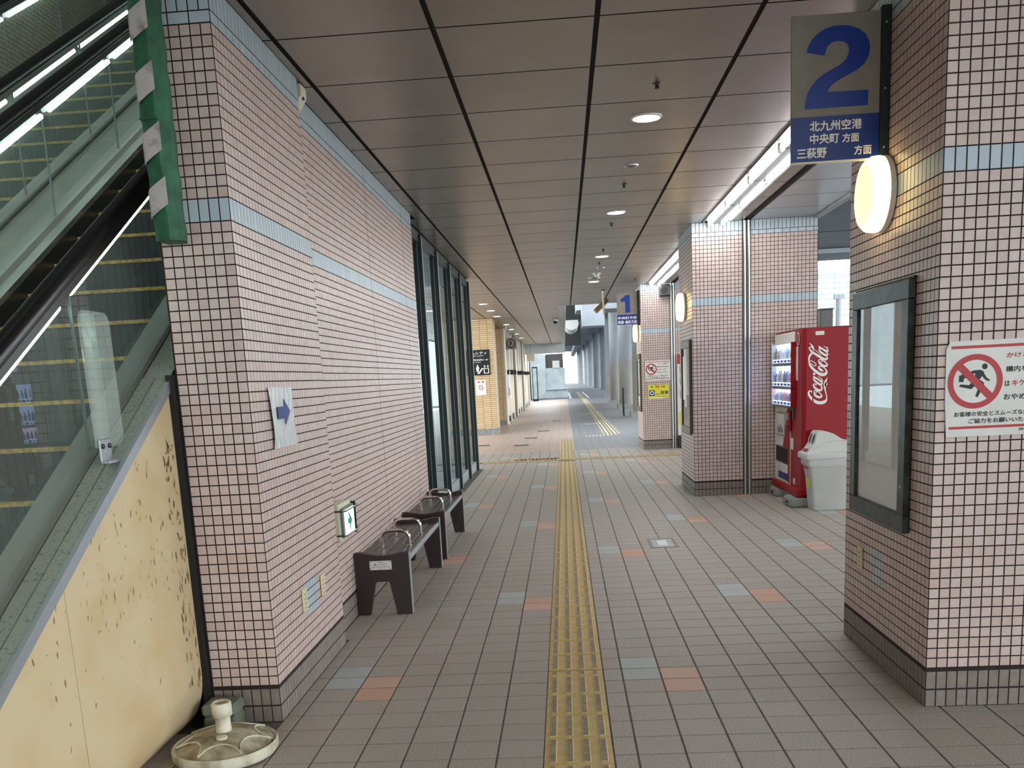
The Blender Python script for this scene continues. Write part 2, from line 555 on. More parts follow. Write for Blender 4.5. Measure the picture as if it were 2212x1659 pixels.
def lay_tiles(owner, tiles, t, part='tile', field='tile_field', most=300, minpx=9.0, edge=None):
    """tiles: (centre, u, w, n, width, height, material); the largest in view become parts, the rest one field"""
    sc = []
    for i, (c, u, w, n, a, h, k) in enumerate(tiles):
        p = project(c)
        s = 0.0
        if p and -15 < p[0] < 2227 and -15 < p[1] < 1674:
            d = (CAM - c)
            cosv = max(0.0, d.normalized().dot(n))
            s = (FPX / p[2]) ** 2 * a * h * cosv
        sc.append((s, i))
    sc.sort(reverse=True)
    pick = set(i for s, i in sc[:most] if s > minpx)
    o0 = Vector(ORG[owner.name])
    rest = MB()
    kinds = []
    for i, (c, u, w, n, a, h, k) in enumerate(tiles):
        if i in pick:
            o = bpy.data.objects.new(part, tile_mesh(u, w, n, a, h, k, t, edge))
            COL.objects.link(o)
            o.parent = owner
            o.location = c - o0
        else:
            if k not in kinds: kinds.append(k)
            v, f = tile_geo(c, u, w, n, a, h, t)
            rest.add(v, f, kinds.index(k))
            if edge:
                if edge not in kinds: kinds.append(edge)
                rest.m[-(len(f) - 1):] = [kinds.index(edge)] * (len(f) - 1)
    if rest.v:
        q = rest.build(field, kinds, owner)
        tag(q, kind='stuff')

# tile rows of the pink walls, bottom to top: (z0, z1, material, width in modules)
ROWS = [(0.0, 0.088, 'tile_base', 1), (0.091, 0.183, 'tile_base', 1)]
ROWS += [(0.2 + 0.05 * i, 0.25 + 0.05 * i, 'tile_pink', 1) for i in range(46)]
ROWS += [(2.50, 2.605, 'tile_blue', 1)]
ROWS += [(2.605 + 0.0503 * i, 2.605 + 0.0503 * (i + 1), 'tile_pink', 1) for i in range(15)]
ROWS += [(3.36, 3.413, 'tile_blue', 2), (3.413, 3.54, 'tile_blue', 1)]
J = 0.0062
def face_tiles(o, u, n, length, cut=None, pitch=0.05, blue=None, start=0.0):
    """o: foot of the face at its first corner; tiles run along u"""
    out = []
    o, u, n = Vector(o), Vector(u), Vector(n)
    for z0, z1, k, m in ROWS:
        if cut and z0 >= cut: continue
        p = pitch * m
        x = start
        while x < length - 0.012:
            x1 = min(x + p, length)
            kk = k
            if blue and k == 'tile_pink' and blue[0] - 0.001 <= x < blue[1] - 0.001 and blue[2] <= z0 < blue[3]:
                kk = 'tile_blue'
            out.append((o + u * ((x + x1) / 2) + Z * ((z0 + z1) / 2), u, Z, n, (x1 - x) - J, (z1 - z0) - J, kk))
            x += p
    return out

# ------------------------------------------------------------------ floor
CH = 3.54                      # ceiling height
floor = MB().box(-6.5, 3.45, -6.0, 22.0, -0.15, -0.002).build('floor', 'grout_grey')
tag(floor, 'grey tiled corridor floor with a few orange and pale blue tiles', kind='structure')
PY = 0.2135
def yj(k): return 5.345 + PY * k
def blocked(x, y):
    for x0, x1, y0, y1 in ((-7, -1.62, 4.9, 18.25), (1.95, 3.33, 4.8, 5.72), (1.95, 3.33, 13.15, 14.14), (1.95, 3.33, 21.52, 22.5), (-7, -2.0, -9, 18.25)):
        if x0 < x < x1 and y0 < y < y1: return True
    return False
tiles = []
cols = [('L', k, -0.157 - 0.2165 * (k + 1), -0.157 - 0.2165 * k) for k in range(20)]
cols += [('R', -1, 0.160, 0.268)] + [('R', k, 0.268 + 0.2175 * k, 0.268 + 0.2175 * (k + 1)) for k in range(15)]
HATCH = (0.78, 1.06, 9.19, 9.71)
for r in range(-15, 78):
    y0, y1 = yj(r), yj(r + 1)
    for side, k, x0, x1 in cols:
        if side == 'L' and x0 < -1.54 and 4.66 < y1 and y0 < 18.2: x0 = max(x0, -1.54 if y0 < 6.05 else -1.62)
        if x1 - x0 < 0.02: continue
        cx, cy = (x0 + x1) / 2, (y0 + y1) / 2
        if blocked(cx, cy): continue
        if 19.5 < cy < 19.88: continue
        kd = 'floor_grey'
        def is_o(s, kk, rr):
            q = rr % 18
            if s == 'L': return (kk % 8 == 4 and q in (16, 17)) or (kk % 8 == 0 and q in (7, 8))
            return (kk % 8 == 1 and q in (16, 17)) or (kk % 8 == 5 and q in (7, 8))
        if k >= 0 and is_o(side, k, r): kd = 'floor_orange'
        elif k >= 0 and is_o(side, k + (1 if side == 'R' else -1), r - 1): kd = 'floor_blue'
        gx = 0.010
        tiles.append((Vector((cx, cy, -0.002)), X, Y, Z, (x1 - x0) - gx, PY - (0.014 if r == -1 else 0.0075), kd))
lay_tiles(floor, tiles, 0.002, part='tile', field='tile_field')

# tactile guide strip along the corridor
def tactile_tile(parent, cx, cy, w, l, along='Y', ridges=4, worn=True):
    dz = 0.005 if cy > 21.8 else 0.0
    q = MB().box(cx - w / 2, cx + w / 2, cy - l / 2, cy + l / 2, -0.006 + dz, dz, b=0.0015).build('tactile_tile', 'tactile_yellow', parent)
    for i in range(ridges):
        m = MB()
        if along == 'Y':
            x = cx - w / 2 + w * (i + 0.5) / ridges
            a = (x - 0.017, x + 0.017, cy - l / 2 + 0.018, cy + l / 2 - 0.018)
        else:
            y = cy - l / 2 + l * (i + 0.5) / ridges
            a = (cx - w / 2 + 0.018, cx + w / 2 - 0.018, y - 0.017, y + 0.017)
        m.box(*a, dz - 0.001, dz + 0.0045, b=0.003)
        m.box(a[0] + 0.005, a[1] - 0.005, a[2] + 0.005, a[3] - 0.005, dz + 0.0035, dz + 0.0052, mi=1)
        m.build('ridge', ['tactile_yellow', 'tactile_worn'], q)
guide = thing('tactile_paving', (0, 2.4, 0), 'long yellow tactile guide strip running down the middle of the corridor floor', 'tactile paving')
yy = 5.345
edges = [5.345 - 0.10]
ys = []
y = 5.345
ys.append((y - 0.115, y - 0.006))
y -= 0.115
while y > 2.2:
    ys.append((y - 0.3155, y)); y -= 0.3155
y = 5.345
while y + 0.3155 < 19.53:
    ys.append((y + 0.004, y + 0.3155)); y += 0.3155
y = 19.86
while y < 25.8:
    ys.append((y + 0.004, y + 0.3155)); y += 0.3155
for a, b in ys:
    tactile_tile(guide, 0.0, (a + b) / 2, 0.312, (b - a) - 0.003)
cross = thing('tactile_paving', (0, 19.69, 0), 'yellow tactile strip crossing the corridor floor beyond the benches', 'tactile paving')
x = -1.75
while x < 3.2:
    tactile_tile(cross, x + 0.1575, 19.69, 0.312, 0.312, along='X')
    x += 0.3155
warn = thing('tactile_paving', (-0.5, 20.05, 0), 'short striped yellow tactile patch beside the strip crossing', 'tactile paving')
for i in range(3):
    tactile_tile(warn, -0.32 - 0.3155 * i, 20.02, 0.312, 0.312, along='Y')
# far paving
pv = MB().box(-8, 0.2, 22.0, 71.5, -0.15, 0.0).build('floor', 'paving_terracotta')
tag(pv, 'terracotta paving in front of the far shopfronts', kind='structure')
pg = MB().box(0.2, 9.0, 22.0, 71.5, -0.15, 0.0).build('floor', 'paving_grey')
tag(pg, 'pale grey paving beside the far round pillars', kind='structure')
road = MB().box(-40, 60, 71.5, 260, -0.2, -0.02).build('floor', 'asphalt')
tag(road, 'dark asphalt road at the far end', kind='structure')
bay = MB().box(3.45, 90, -40, 71.5, -0.3, -0.12).build('floor', 'bus_ground')
tag(bay, 'grey bus bay pavement right of the columns', kind='structure')
back = MB().box(-30, 3.45, -40, -6, -0.3, -0.02).build('floor', 'bus_ground')
tag(back, 'open paved forecourt behind the viewer', kind='structure')
# drain slots in the terracotta paving
for i, (x, y) in enumerate(((-2.2, 25.0), (-1.15, 24.4), (-1.0, 27.2), (-0.7, 30.5), (-0.35, 37.0))):
    d = thing('drain_slot', (x, y, 0), ORD[i] + ' small dark drain slot set in the terracotta paving', 'drain')
    fbox('slot_frame', 'steel_dark', d, x - 0.19, x + 0.19, y - 0.16, y + 0.16, -0.01, 0.003)
    fbox('slot_mouth', 'black', d, x - 0.17, x + 0.17, y - 0.12, y + 0.12, 0.003, 0.005)
# second tactile guide on the far paving
g2 = thing('tactile_paving', (1.2, 27, 0), 'pale yellow tactile lines leading along the far grey paving', 'tactile paving')
for i in range(5):
    xa, xb = 1.08 + 0.11 * i, 1.25 + 0.065 * i
    m = MB()
    m.add([(xa - .02, 26.9, 0.006), (xa + .02, 26.9, 0.006), (xb + .02, 70, 0.006), (xb - .02, 70, 0.006), (xa - .02, 26.9, -.002), (xa + .02, 26.9, -.002), (xb + .02, 70, -.002), (xb - .02, 70, -.002)],
          [(0, 1, 2, 3), (4, 7, 6, 5), (0, 4, 5, 1), (1, 5, 6, 2), (2, 6, 7, 3), (3, 7, 4, 0)])
    m.build('guide_line', 'tactile_white' if i % 2 else 'tactile_yellow', g2)
for y0, xs, xe in ((26.9, 0.55, 1.35), (33.5, 0.55, 1.2), (42.0, 0.6, 1.2)):
    m = MB()
    k = xs
    while k < xe:
        m.box(k, k + 0.045, y0 - 0.18, y0 + 0.18, -0.002, 0.006); k += 0.1
    tag(m.build('guide_rungs', 'tactile_white', g2), kind='stuff')
# floor hatch
h = thing('floor_hatch', (0.92, 9.45, 0), 'small square metal access hatch set into the grey floor tiles', 'hatch')
x0, x1, y0, y1 = 0.785, 1.06, 9.19, 9.71
m = MB()
m.box(x0, x1, y0, y0 + 0.03, -0.01, 0.002).box(x0, x1, y1 - 0.03, y1, -0.01, 0.002).box(x0, x0 + 0.03, y0 + .03, y1 - .03, -0.01, 0.002).box(x1 - 0.03, x1, y0 + .03, y1 - .03, -0.01, 0.002)
m.build('hatch_frame', 'steel_dark', h)
fbox('hatch_lid', 'zinc', h, x0 + 0.035, x1 - 0.035, y0 + 0.035, y1 - 0.035, -0.008, 0.001, b=0.003)
fbox('hatch_insert', 'white_paint', h, x0 + 0.09, x1 - 0.09, y0 + 0.12, y1 - 0.12, 0.0, 0.0025)

# ------------------------------------------------------------------ tiled walls and columns
def tiled_column(label, x0, x1, y0, y1, faces, blue=None, cat='column', individual=True, name='tiled_column', kind=None, xs=None):
    """body of grout, tiles on the listed faces"""
    c = MB().box(x0, x1, y0, y1, -0.004, CH - 0.001).build(name, 'grout', loc=((x0 + x1) / 2, (y0 + y1) / 2, 0))
    # shift: mesh is stored about its foot
    tag(c, label, cat, kind=kind)
    T = []
    if 'left' in faces:   # faces -X, first corner at the near end
        T += face_tiles((x0, y0, 0), Y, -X, y1 - y0, blue=blue)
    if 'right' in faces:
        T += face_tiles((x1, y0, 0), Y, X, y1 - y0, blue=blue)
    if 'front' in faces:
        a, b = xs or (x0, x1)
        segs = [(a, b)] if not isinstance(a, tuple) else [a, b]
        for p, q in segs:
            T += face_tiles((p, y0, 0), X, -Y, q - p)
    if 'back' in faces:
        T += face_tiles((x0, y1, 0), X, Y, x1 - x0)
    lay_tiles(c, T, 0.0016, most=300 if individual else 0)
    return c

col1 = tiled_column('pink tiled column at right carrying the big number 2 sign', 1.719, 3.33, 4.564, 5.946, ('left', 'front'), blue=(0.62, 0.85, 0.44, 0.64))
col2 = tiled_column('pink tiled column beside the red vending machine', 1.719, 3.33, 12.924, 14.356, ('left', 'front'), xs=((1.719, 2.365), (2.475, 3.33)))
col3 = tiled_column('pink tiled column carrying the number 1 sign farther down the corridor', 1.719, 3.33, 21.304, 22.72, ('left', 'front'), individual=False, xs=((1.719, 2.345), (2.455, 3.33)))
pil = tiled_column('pink tiled pier at left with a paper arrow taped to its side', -1.895, -1.539, 4.629, 6.10, (), name='tiled_column')
T = face_tiles((-1.539, 4.629, 0), Y, X, 1.471, blue=(0.63, 0.90, 0.39, 0.6))
T += face_tiles((-1.539, 4.629, 0), -X, -Y, 0.356)
lay_tiles(pil, T, 0.0016)
wl = MB().box(-1.90, -1.624, 6.10, 10.95, -0.004, CH - 0.001).build('wall_left', 'grout', loc=(-1.75, 8.5, 0))
tag(wl, 'pink tiled wall behind the two benches', kind='structure')
T = []
for a, b in ((6.10, 8.40), (8.41, 10.28), (10.29, 10.95)):
    T += face_tiles((-1.624, a, 0), Y, X, b - a)
lay_tiles(wl, T, 0.0016)
# black movement-joint strip between the escalator cladding and the pier
js = MB().box(-1.93, -1.896, 4.585, 4.63, 0.0, 1.80).build('trim_1', 'black')
tag(js, 'black joint strip between escalator cladding and tiled pier', kind='structure')

# stainless movement-joint covers on the column fronts
for i, (xa, yf, lb) in enumerate(((2.365, 12.924, 'stainless vertical joint cover on the column by the vending machine'), (2.345, 21.304, 'stainless vertical joint cover on the far column with the number 1 sign'))):
    t = thing('joint_cover', (xa + 0.055, yf, 0), lb, 'joint cover')
    fbox('channel', 'steel_dark', t, xa + 0.002, xa + 0.108, yf - 0.012, yf - 0.001, 0.0, CH - 0.002)
    for k in (0.028, 0.082):
        MB().tube([(xa + k, yf - 0.018, 0.0), (xa + k, yf - 0.018, CH - 0.004)], 0.016, 10).build('rail', 'steel', t, smooth=True)

# ------------------------------------------------------------------ ceiling
ceil = MB().box(-1.90, 3.34, -14.0, 25.75, CH + 0.012, CH + 0.25)
ceil.box(-5.6, -1.90, -14.0, -1.0, CH + 0.012, CH + 0.25)  # unseen ceiling behind the viewer, extended to cut light from the rear
ceil.box(-6.0, -1.90, 18.3, 25.75, CH + 0.012, CH + 0.25)
ceil.box(-6.0, -0.06, 25.75, 56.0, CH + 0.012, CH + 0.25)
ceil = ceil.build('ceiling', 'ceil_void')
tag(ceil, 'dull metal panel ceiling with black joints', kind='structure')
PC = 0.835
def cj(k): return 5.445 + PC * k
tiles = []
strips = [(-1.62, -1.49), (-1.462, -0.634), (-0.606, 0.236), (0.264, 1.101), (1.129, 1.845)]
for k in range(-23, 61):
    y0, y1 = cj(k), cj(k + 1)
    if y0 > 55.5: break
    big = 0.02 if k in (18, 19, 29, 30) else 0.004
    cy, ly = (y0 + y1) / 2, PC - 0.013
    if k == 18: y1 = 21.44; cy, ly = (y0 + y1) / 2, y1 - y0 - 0.02
    if k == 19: y0 = 21.46; cy, ly = (y0 + y1) / 2, y1 - y0 - 0.01
    for x0, x1 in strips:
        if y0 > 25.6 and x1 > -0.05: x1 = min(x1, -0.07)
        if x1 - x0 < 0.02: continue
        if x0 < -1.6 and not (y1 < 18.3): x0 = -1.49 - 0.84 + 0.028
        if x0 < -1.6 and 10.9 < cy < 18.3: x0 = -1.71
        tiles.append((Vector(((x0 + x1) / 2, cy, CH + 0.012)), X, -Y, -Z, x1 - x0, ly, 'ceil_panel'))
    if y0 > 18.2:
        for a in (-3.17, -4.03, -4.89, -5.75):
            tiles.append((Vector((a + 0.42, cy, CH + 0.012)), X, -Y, -Z, 0.84, ly, 'ceil_panel'))
    if y1 < 25.7:
        for x0, x1, kd in ((2.215, 2.372, 'ceil_panel'), (2.475, 3.27, 'ceil_light')):
            if x0 > 1.7 and (4.5 < cy < 5.98 or 12.9 < cy < 14.4 or 21.3 < cy < 22.8) and x0 > 3.4: continue
            tiles.append((Vector(((x0 + x1) / 2, cy, CH + 0.012)), X, -Y, -Z, x1 - x0, ly, kd))
lay_tiles(ceil, tiles, 0.012, part='ceiling_panel', field='panel_field', minpx=60, edge='ceil_void')  # panel edges coloured dark, standing in for shade inside the joints
# edge trim towards the bus bay and fascia over the far walkway
tr = MB().box(3.275, 3.36, -14.0, 25.75, CH - 0.03, CH + 0.3, b=0.01).build('trim_2', 'zinc')
tag(tr, 'grey metal edge of the ceiling towards the bus bay', kind='structure')
fa = thing('ceiling_fascia', (-0.03, 40, CH), 'shiny silver fascia box along the edge of the far ceiling', 'fascia')
fbox('fascia_panel', 'zinc', fa, -0.07, 0.12, 25.75, 56.0, CH - 0.02, CH + 0.3)
k = 25.75
while k < 55:
    fbox('fascia_sheet', 'steel', fa, 0.122, 0.14, k + 0.02, k + 2.4, CH - 0.015, CH + 0.28); k += 2.45
fbox('end_fascia', 'steel_beam', fa, 0.145, 3.3, 25.76, 25.84, CH - 0.005, CH + 0.3)

# downlights, sprinklers and detectors
for i, y in enumerate((7.544, 11.69, 15.84, 19.99)):
    d = thing('downlight', (0.685, y, CH), ORD[i] + ' round recessed downlight in the corridor ceiling', 'downlight', 'row of round downlights')
    MB().lathe((0.685, y, CH), [(0.118, 0.0), (0.118, -0.008), (0.1, -0.011), (0.097, 0.0)], 28).build('trim_ring', 'white_paint', d, smooth=True)
    MB().lathe((0.685, y, CH), [(0.096, -0.004), (0.096, -0.001)], 28).build('diffuser', 'downlight', d)
for i, y in enumerate((24.1, 26.6, 29.1, 33.7, 37.1, 41.2, 45.7)):
    d = thing('downlight', (-1.91, y, CH), ORD[i] + ' small lit downlight over the far shopfront walkway', 'downlight', 'downlights over the far walkway')
    MB().lathe((-1.91, y, CH), [(0.12, 0.0), (0.12, -0.008), (0.1, -0.011), (0.097, 0.0)], 20).build('trim_ring', 'white_paint', d, smooth=True)
    MB().lathe((-1.91, y, CH), [(0.096, -0.004), (0.096, -0.001)], 20).build('diffuser', 'downlight', d)
for i, (x, y) in enumerate(((0.684, 6.718), (0.677, 10.044), (0.676, 12.538), (0.673, 15.031), (0.672, 16.705), (1.514, 19.92))):
    d = thing('sprinkler', (x, y, CH), ORD[i] + ' dark sprinkler head hanging from the corridor ceiling', 'sprinkler', 'sprinkler heads')
    MB().lathe((x, y, CH), [(0.03, 0.0), (0.028, -0.004), (0.012, -0.006), (0.012, -0.012)], 14).build('rosette', 'steel_dark', d, smooth=True)
    MB().lathe((x, y, CH), [(0.013, -0.012), (0.014, -0.02), (0.009, -0.026), (0.018, -0.028), (0.018, -0.03)], 12).build('nozzle', 'black', d, smooth=True)
for i, (x, y, lb) in enumerate(((0.686, 9.177, 'round flush smoke detector ring in the ceiling between two downlights'), (0.734, 17.5, 'thin round detector plate on the ceiling before the farthest sprinklers'))):
    d = thing('detector_plate', (x, y, CH), lb, 'detector')
    MB().lathe((x, y, CH), [(0.07, 0.0), (0.068, -0.01), (0.05, -0.014), (0.046, -0.006)], 22).build('ring', 'ceil_light', d, smooth=True)
    MB().lathe((x, y, CH), [(0.045, -0.002), (0.03, -0.01), (0.01, -0.012)], 18).build('sensor_core', 'bronze', d, smooth=True)
d = thing('smoke_detector', (0.69, 18.4, CH), 'white domed smoke detector on the ceiling', 'detector')
MB().lathe((0.69, 18.4, CH), [(0.075, 0.0), (0.075, -0.02), (0.05, -0.03)], 20).build('base', 'white_paint', d, smooth=True)
MB().lathe((0.69, 18.4, CH), [(0.045, -0.03), (0.042, -0.06), (0.02, -0.075)], 20).build('dome', 'white_paint', d, smooth=True)
d = thing('ceiling_speaker', (0.675, 19.25, CH), 'dark round ceiling opening with a pale rim beside the last downlight', 'ceiling speaker')
MB().lathe((0.675, 19.25, CH), [(0.12, 0.0), (0.12, -0.008), (0.1, -0.012), (0.098, 0.0)], 22).build('rim', 'ceil_light', d, smooth=True)
MB().lathe((0.675, 19.25, CH), [(0.097, -0.006), (0.097, -0.001)], 22).build('grille', 'black', d)
d = thing('security_camera', (-0.2, 32.2, CH), 'small dark dome security camera under the far ceiling', 'camera')
MB().lathe((-0.2, 32.2, CH), [(0.1, 0.0), (0.1, -0.06), (0.08, -0.07)], 18).build('housing', 'ceil_light', d, smooth=True)
MB().lathe((-0.2, 32.2, CH), [(0.075, -0.07), (0.07, -0.11), (0.04, -0.14), (0.01, -0.15)], 18).build('dome', 'black', d, smooth=True)
d = thing('alarm_box', (-1.59, 6.2, CH - 0.07), 'small white wedge-shaped sensor box high on the left wall under the ceiling', 'sensor')
MB().prism([(0, 0), (0.085, 0), (0.085, -0.06), (0.03, -0.14), (0, -0.15)], lambda a, b, t: Vector((-1.619 + a, 6.16 + t, CH - 0.01 + b)), 0.0, 0.13).build('casing', 'cream_paint', d)
fbox('lens', 'black', d, -1.545, -1.534, 6.21, 6.24, CH - 0.085, CH - 0.07)

# fluorescent trough: recess body and twin-tube fixtures
def trough(y0, y1, n, where, idx):
    tr = thing('light_trough', (2.03, (y0 + y1) / 2, CH), 'recessed white light trough ' + where, 'light trough')
    m = MB().box(1.848, 2.212, y0, y1, CH + 0.008, CH + 0.014)
    m.build('reflector', 'trough_grey', tr)
    for xa in (1.846, 2.19):
        fbox('edge_rail', 'steel_dark' if xa < 2 else 'ceil_light', tr, xa, xa + 0.024, y0, y1, CH - 0.014, CH + 0.012)
    L = (y1 - y0) / n
    for i in range(n):
        a, b = y0 + L * i, y0 + L * (i + 1)
        d = thing('fluorescent_light', (2.02, (a + b) / 2, CH), '%s twin-tube fluorescent light %s' % (ORD[i], where), 'fluorescent light', 'tubes in the trough ' + where)
        fbox('housing', 'trough_grey', d, 1.97, 2.06, a + 0.02, b - 0.02, CH - 0.03, CH + 0.008)
        for x, sh in ((1.935, 0.0), (2.105, 0.12)):
            p, q = a + 0.05 + sh * 0.5, b - 0.05 + sh * 0.3
            q = min(q, y1 - 0.03)
            MB().tube([(x, p, CH - 0.035), (x, q, CH - 0.035)], 0.019, 10).build('tube', 'tube_light', d, smooth=True)
            m = MB()
            m.box(x - 0.02, x + 0.02, p - 0.03, p, CH - 0.06, CH + 0.008, b=0.004)
            m.build('socket', 'white_paint', d)
            m = MB()
            m.box(x - 0.02, x + 0.02, q, q + 0.03, CH - 0.06, CH + 0.008, b=0.004)
            m.build('socket', 'white_paint', d)
trough(6.0, 12.88, 5, 'between the number 2 column and the vending machine', 0)
trough(14.4, 21.26, 5, 'before the far number 1 column', 1)
trough(-3.2, 2.8, 4, 'added unseen overhead near the viewer', 2)  # out of view, added to light the near end of the corridor

# ------------------------------------------------------------------ curtain wall (left) and the lobby behind it
wn = thing('window_1', (-1.75, 14.6, 0), 'tall glazed curtain wall with dark vertical fins beyond the benches', None, kind='structure')
for i in range(5):
    y = 12.2 + 1.5 * i
    q = fbox('mullion', 'dark_frame', wn, -1.80, -1.69, y - 0.05, y, 0.0, 3.50, b=0.004)
    fbox('gasket', 'mull_light', q, -1.749, -1.742, y - 0.0525, y - 0.0495, 0.0, 3.46)
    fbox('face_strip', 'zinc', q, -1.69, -1.684, y - 0.045, y - 0.005, 0.0, 3.48)
fbox('jamb', 'zinc', wn, -1.80, -1.66, 10.952, 11.0, 0.0, 3.50)
for i in range(5):
    a = 11.0 if i == 0 else 12.2 + 1.5 * (i - 1)
    b = 12.15 + 1.5 * i
    fbox('pane', 'glass_window', wn, -1.808, -1.802, a, b, 0.14, 3.40)
    fbox('sill_panel', 'zinc', wn, -1.80, -1.735, a, b, 0.0, 0.17, b=0.006)
    fbox('head_panel', 'dark_frame', wn, -1.80, -1.72, a, b, 3.40, 3.53, b=0.004)
for i in range(3):
    b = -1.80 - 1.4 * i
    fbox('pane', 'glass_window', wn, b - 1.36, b - 0.04, 18.185, 18.19, 0.14, 3.40)
    fbox('mullion', 'dark_frame', wn, b - 1.40, b - 1.36, 18.15, 18.24, 0.0, 3.50)
lb = MB().box(-6.0, -5.9, 11.0, 18.3, 0, 3.54).box(-6.0, -1.92, 10.9, 10.96, 0, 3.54).build('wall_back', 'interior_wall')
tag(lb, 'plain pale walls of the lobby behind the glazing', kind='structure')
for i, y in enumerate((12.6, 15.0, 17.2)):  # lamps added to brighten the lobby behind the glass
    d = thing('lobby_fill_light', (-3.6, y, 3.45), ORD[i] + ' added fill light brightening the lobby behind the glazing', 'ceiling light')
    fbox('tray', 'white_paint', d, -4.2, -3.0, y - 0.2, y + 0.2, 3.42, 3.45)
    fbox('diffuser', 'downlight', d, -4.15, -3.05, y - 0.15, y + 0.15, 3.41, 3.42)
lfl = MB().box(-5.9, -1.81, 10.96, 18.2, -0.001, 0.004).build('floor', 'interior_wall')
tag(lfl, 'pale lobby floor behind the glazing', kind='structure')
lc = MB().box(-6.0, -1.81, 10.96, 18.2, 3.45, 3.5).build('ceiling', 'interior_wall')
tag(lc, 'plain lobby ceiling behind the glazing', kind='structure')

# ------------------------------------------------------------------ escalators
SL = 0.597
def zd(y): return 1.779 + SL * (y - 4.6)          # top of the outer deck
def slab(m, x0, x1, y0, y1, d0, d1, mi=0):
    """sloping bar between two heights above the deck line"""
    v = []
    for y in (y0, y1):
        v += [(x0, y, zd(y) + d0), (x1, y, zd(y) + d0), (x1, y, zd(y) + d1), (x0, y, zd(y) + d1)]
    return m.add(v, [(0, 1, 2, 3), (7, 6, 5, 4), (0, 4, 5, 1), (1, 5, 6, 2), (2, 6, 7, 3), (3, 7, 4, 0)], mi)

def balustrade(esc, xg, inner, y0, y1, jy, light_side):
    """glass, handrail, light strip; inner = +1/-1 direction of the steps"""
    k = jy
    while k - 1.105 > y0: k -= 1.105
    a = y0
    while a < y1 - 0.05:
        b = min(k, y1)
        slab(MB(), xg - 0.005, xg + 0.005, a + 0.004, b - 0.004, 0.03, 0.715).build('glass_panel', 'glass_green', esc)
        slab(MB(), xg - 0.006, xg + 0.006, b - 0.004, b + 0.004, 0.03, 0.70).build('joint_seal', 'mull_light', esc)
        lt = MB().tube([(xg + 0.025 * light_side, a + 0.06, zd(a + 0.06) + 0.665), (xg + 0.025 * light_side, b - 0.06, zd(b - 0.06) + 0.665)], 0.017, 8)
        lt.build('light_strip', 'esc_light', esc, smooth=True)
        a = b
        k += 1.105
    slab(MB(), xg - 0.032, xg + 0.032, y0, y1, 0.708, 0.745).build('handrail_guide', 'steel_dark', esc)
    prof = [(-0.042, 0.755), (-0.045, 0.775), (-0.036, 0.805), (-0.015, 0.822), (0.015, 0.822), (0.036, 0.805), (0.045, 0.775), (0.042, 0.755), (0.03, 0.745), (-0.03, 0.745)]
    v = [(xg + p, y, zd(y) + q) for y in (y0, y1) for p, q in prof]
    n = len(prof)
    MB().add(v, [tuple(range(n)), tuple(reversed(range(n, 2 * n)))] + [(i, n + i, n + (i + 1) % n, (i + 1) % n) for i in range(n)]).build('handrail', 'rubber', esc, smooth=True)
    slab(MB(), xg - 0.028, xg + 0.028, y0, y1, 0.0, 0.035).build('glass_channel', 'steel', esc)
    # inner deck and skirt
    xi = xg + inner * 0.12
    slab(MB(), min(xg, xi), max(xg, xi), y0, y1, -0.03, 0.004).build('inner_deck', 'steel', esc)
    slab(MB(), min(xi, xi + inner * 0.006), max(xi, xi + inner * 0.006), y0, y1, -0.55, -0.03).build('skirt', 'steel_dark', esc)

def escalator(label, xr, w_out, y0, y1, jr, jl):
    esc = thing('escalator', (xr - 0.62, y0, 0), label, 'escalator')
    xl = xr - 1.24
    balustrade(esc, xr, -1, y0, y1, jr, -1)
    balustrade(esc, xl, 1, y0, y1, jl, 1)
    # steps
    k = -11
    while True:
        yn = 5.755 + 0.3552 * k
        zn = 2.343 + 0.6 * (yn - 5.755)
        k += 1
        if yn < y0 + 0.1: continue
        if yn > y1 - 0.4: break
        m = MB()
        a, b = xl + 0.128, xr - 0.128
        m.box(a, b, yn, yn + 0.395, zn - 0.02, zn)                        # tread
        m.box(a, b, yn + 0.004, yn + 0.02, zn - 0.215, zn - 0.02)         # riser
        for q in range(22):
            xx = a + (b - a) * (q + 0.5) / 22
            m.box(xx - 0.006, xx + 0.006, yn, yn + 0.006, zn - 0.2, zn - 0.02)
        st = m.build('step', 'step_dark', esc)
        m = MB()
        m.box(a, b, yn - 0.002, yn + 0.03, zn + 0.0005, zn + 0.004)
        m.box(a, b, yn - 0.004, yn - 0.0005, zn - 0.016, zn + 0.003)
        for xx in (a, b - 0.035):
            m.box(xx, xx + 0.035, yn + 0.036, yn + 0.36, zn + 0.0005, zn + 0.004)
        m.build('step_edge', 'step_yellow', st)
    slab(MB(), xl + 0.13, xr - 0.13, y0, y1, -0.75, -0.7).build('truss_floor', 'black', esc)
    return esc

e1 = escalator('up escalator nearest the corridor with a beige side panel', -2.09, 0.17, 1.55, 11.5, 4.067, 6.455)
e2 = escalator('second escalator farther left, seen through glass', -3.70, 0.17, 1.55, 11.5, 4.6, 6.9)
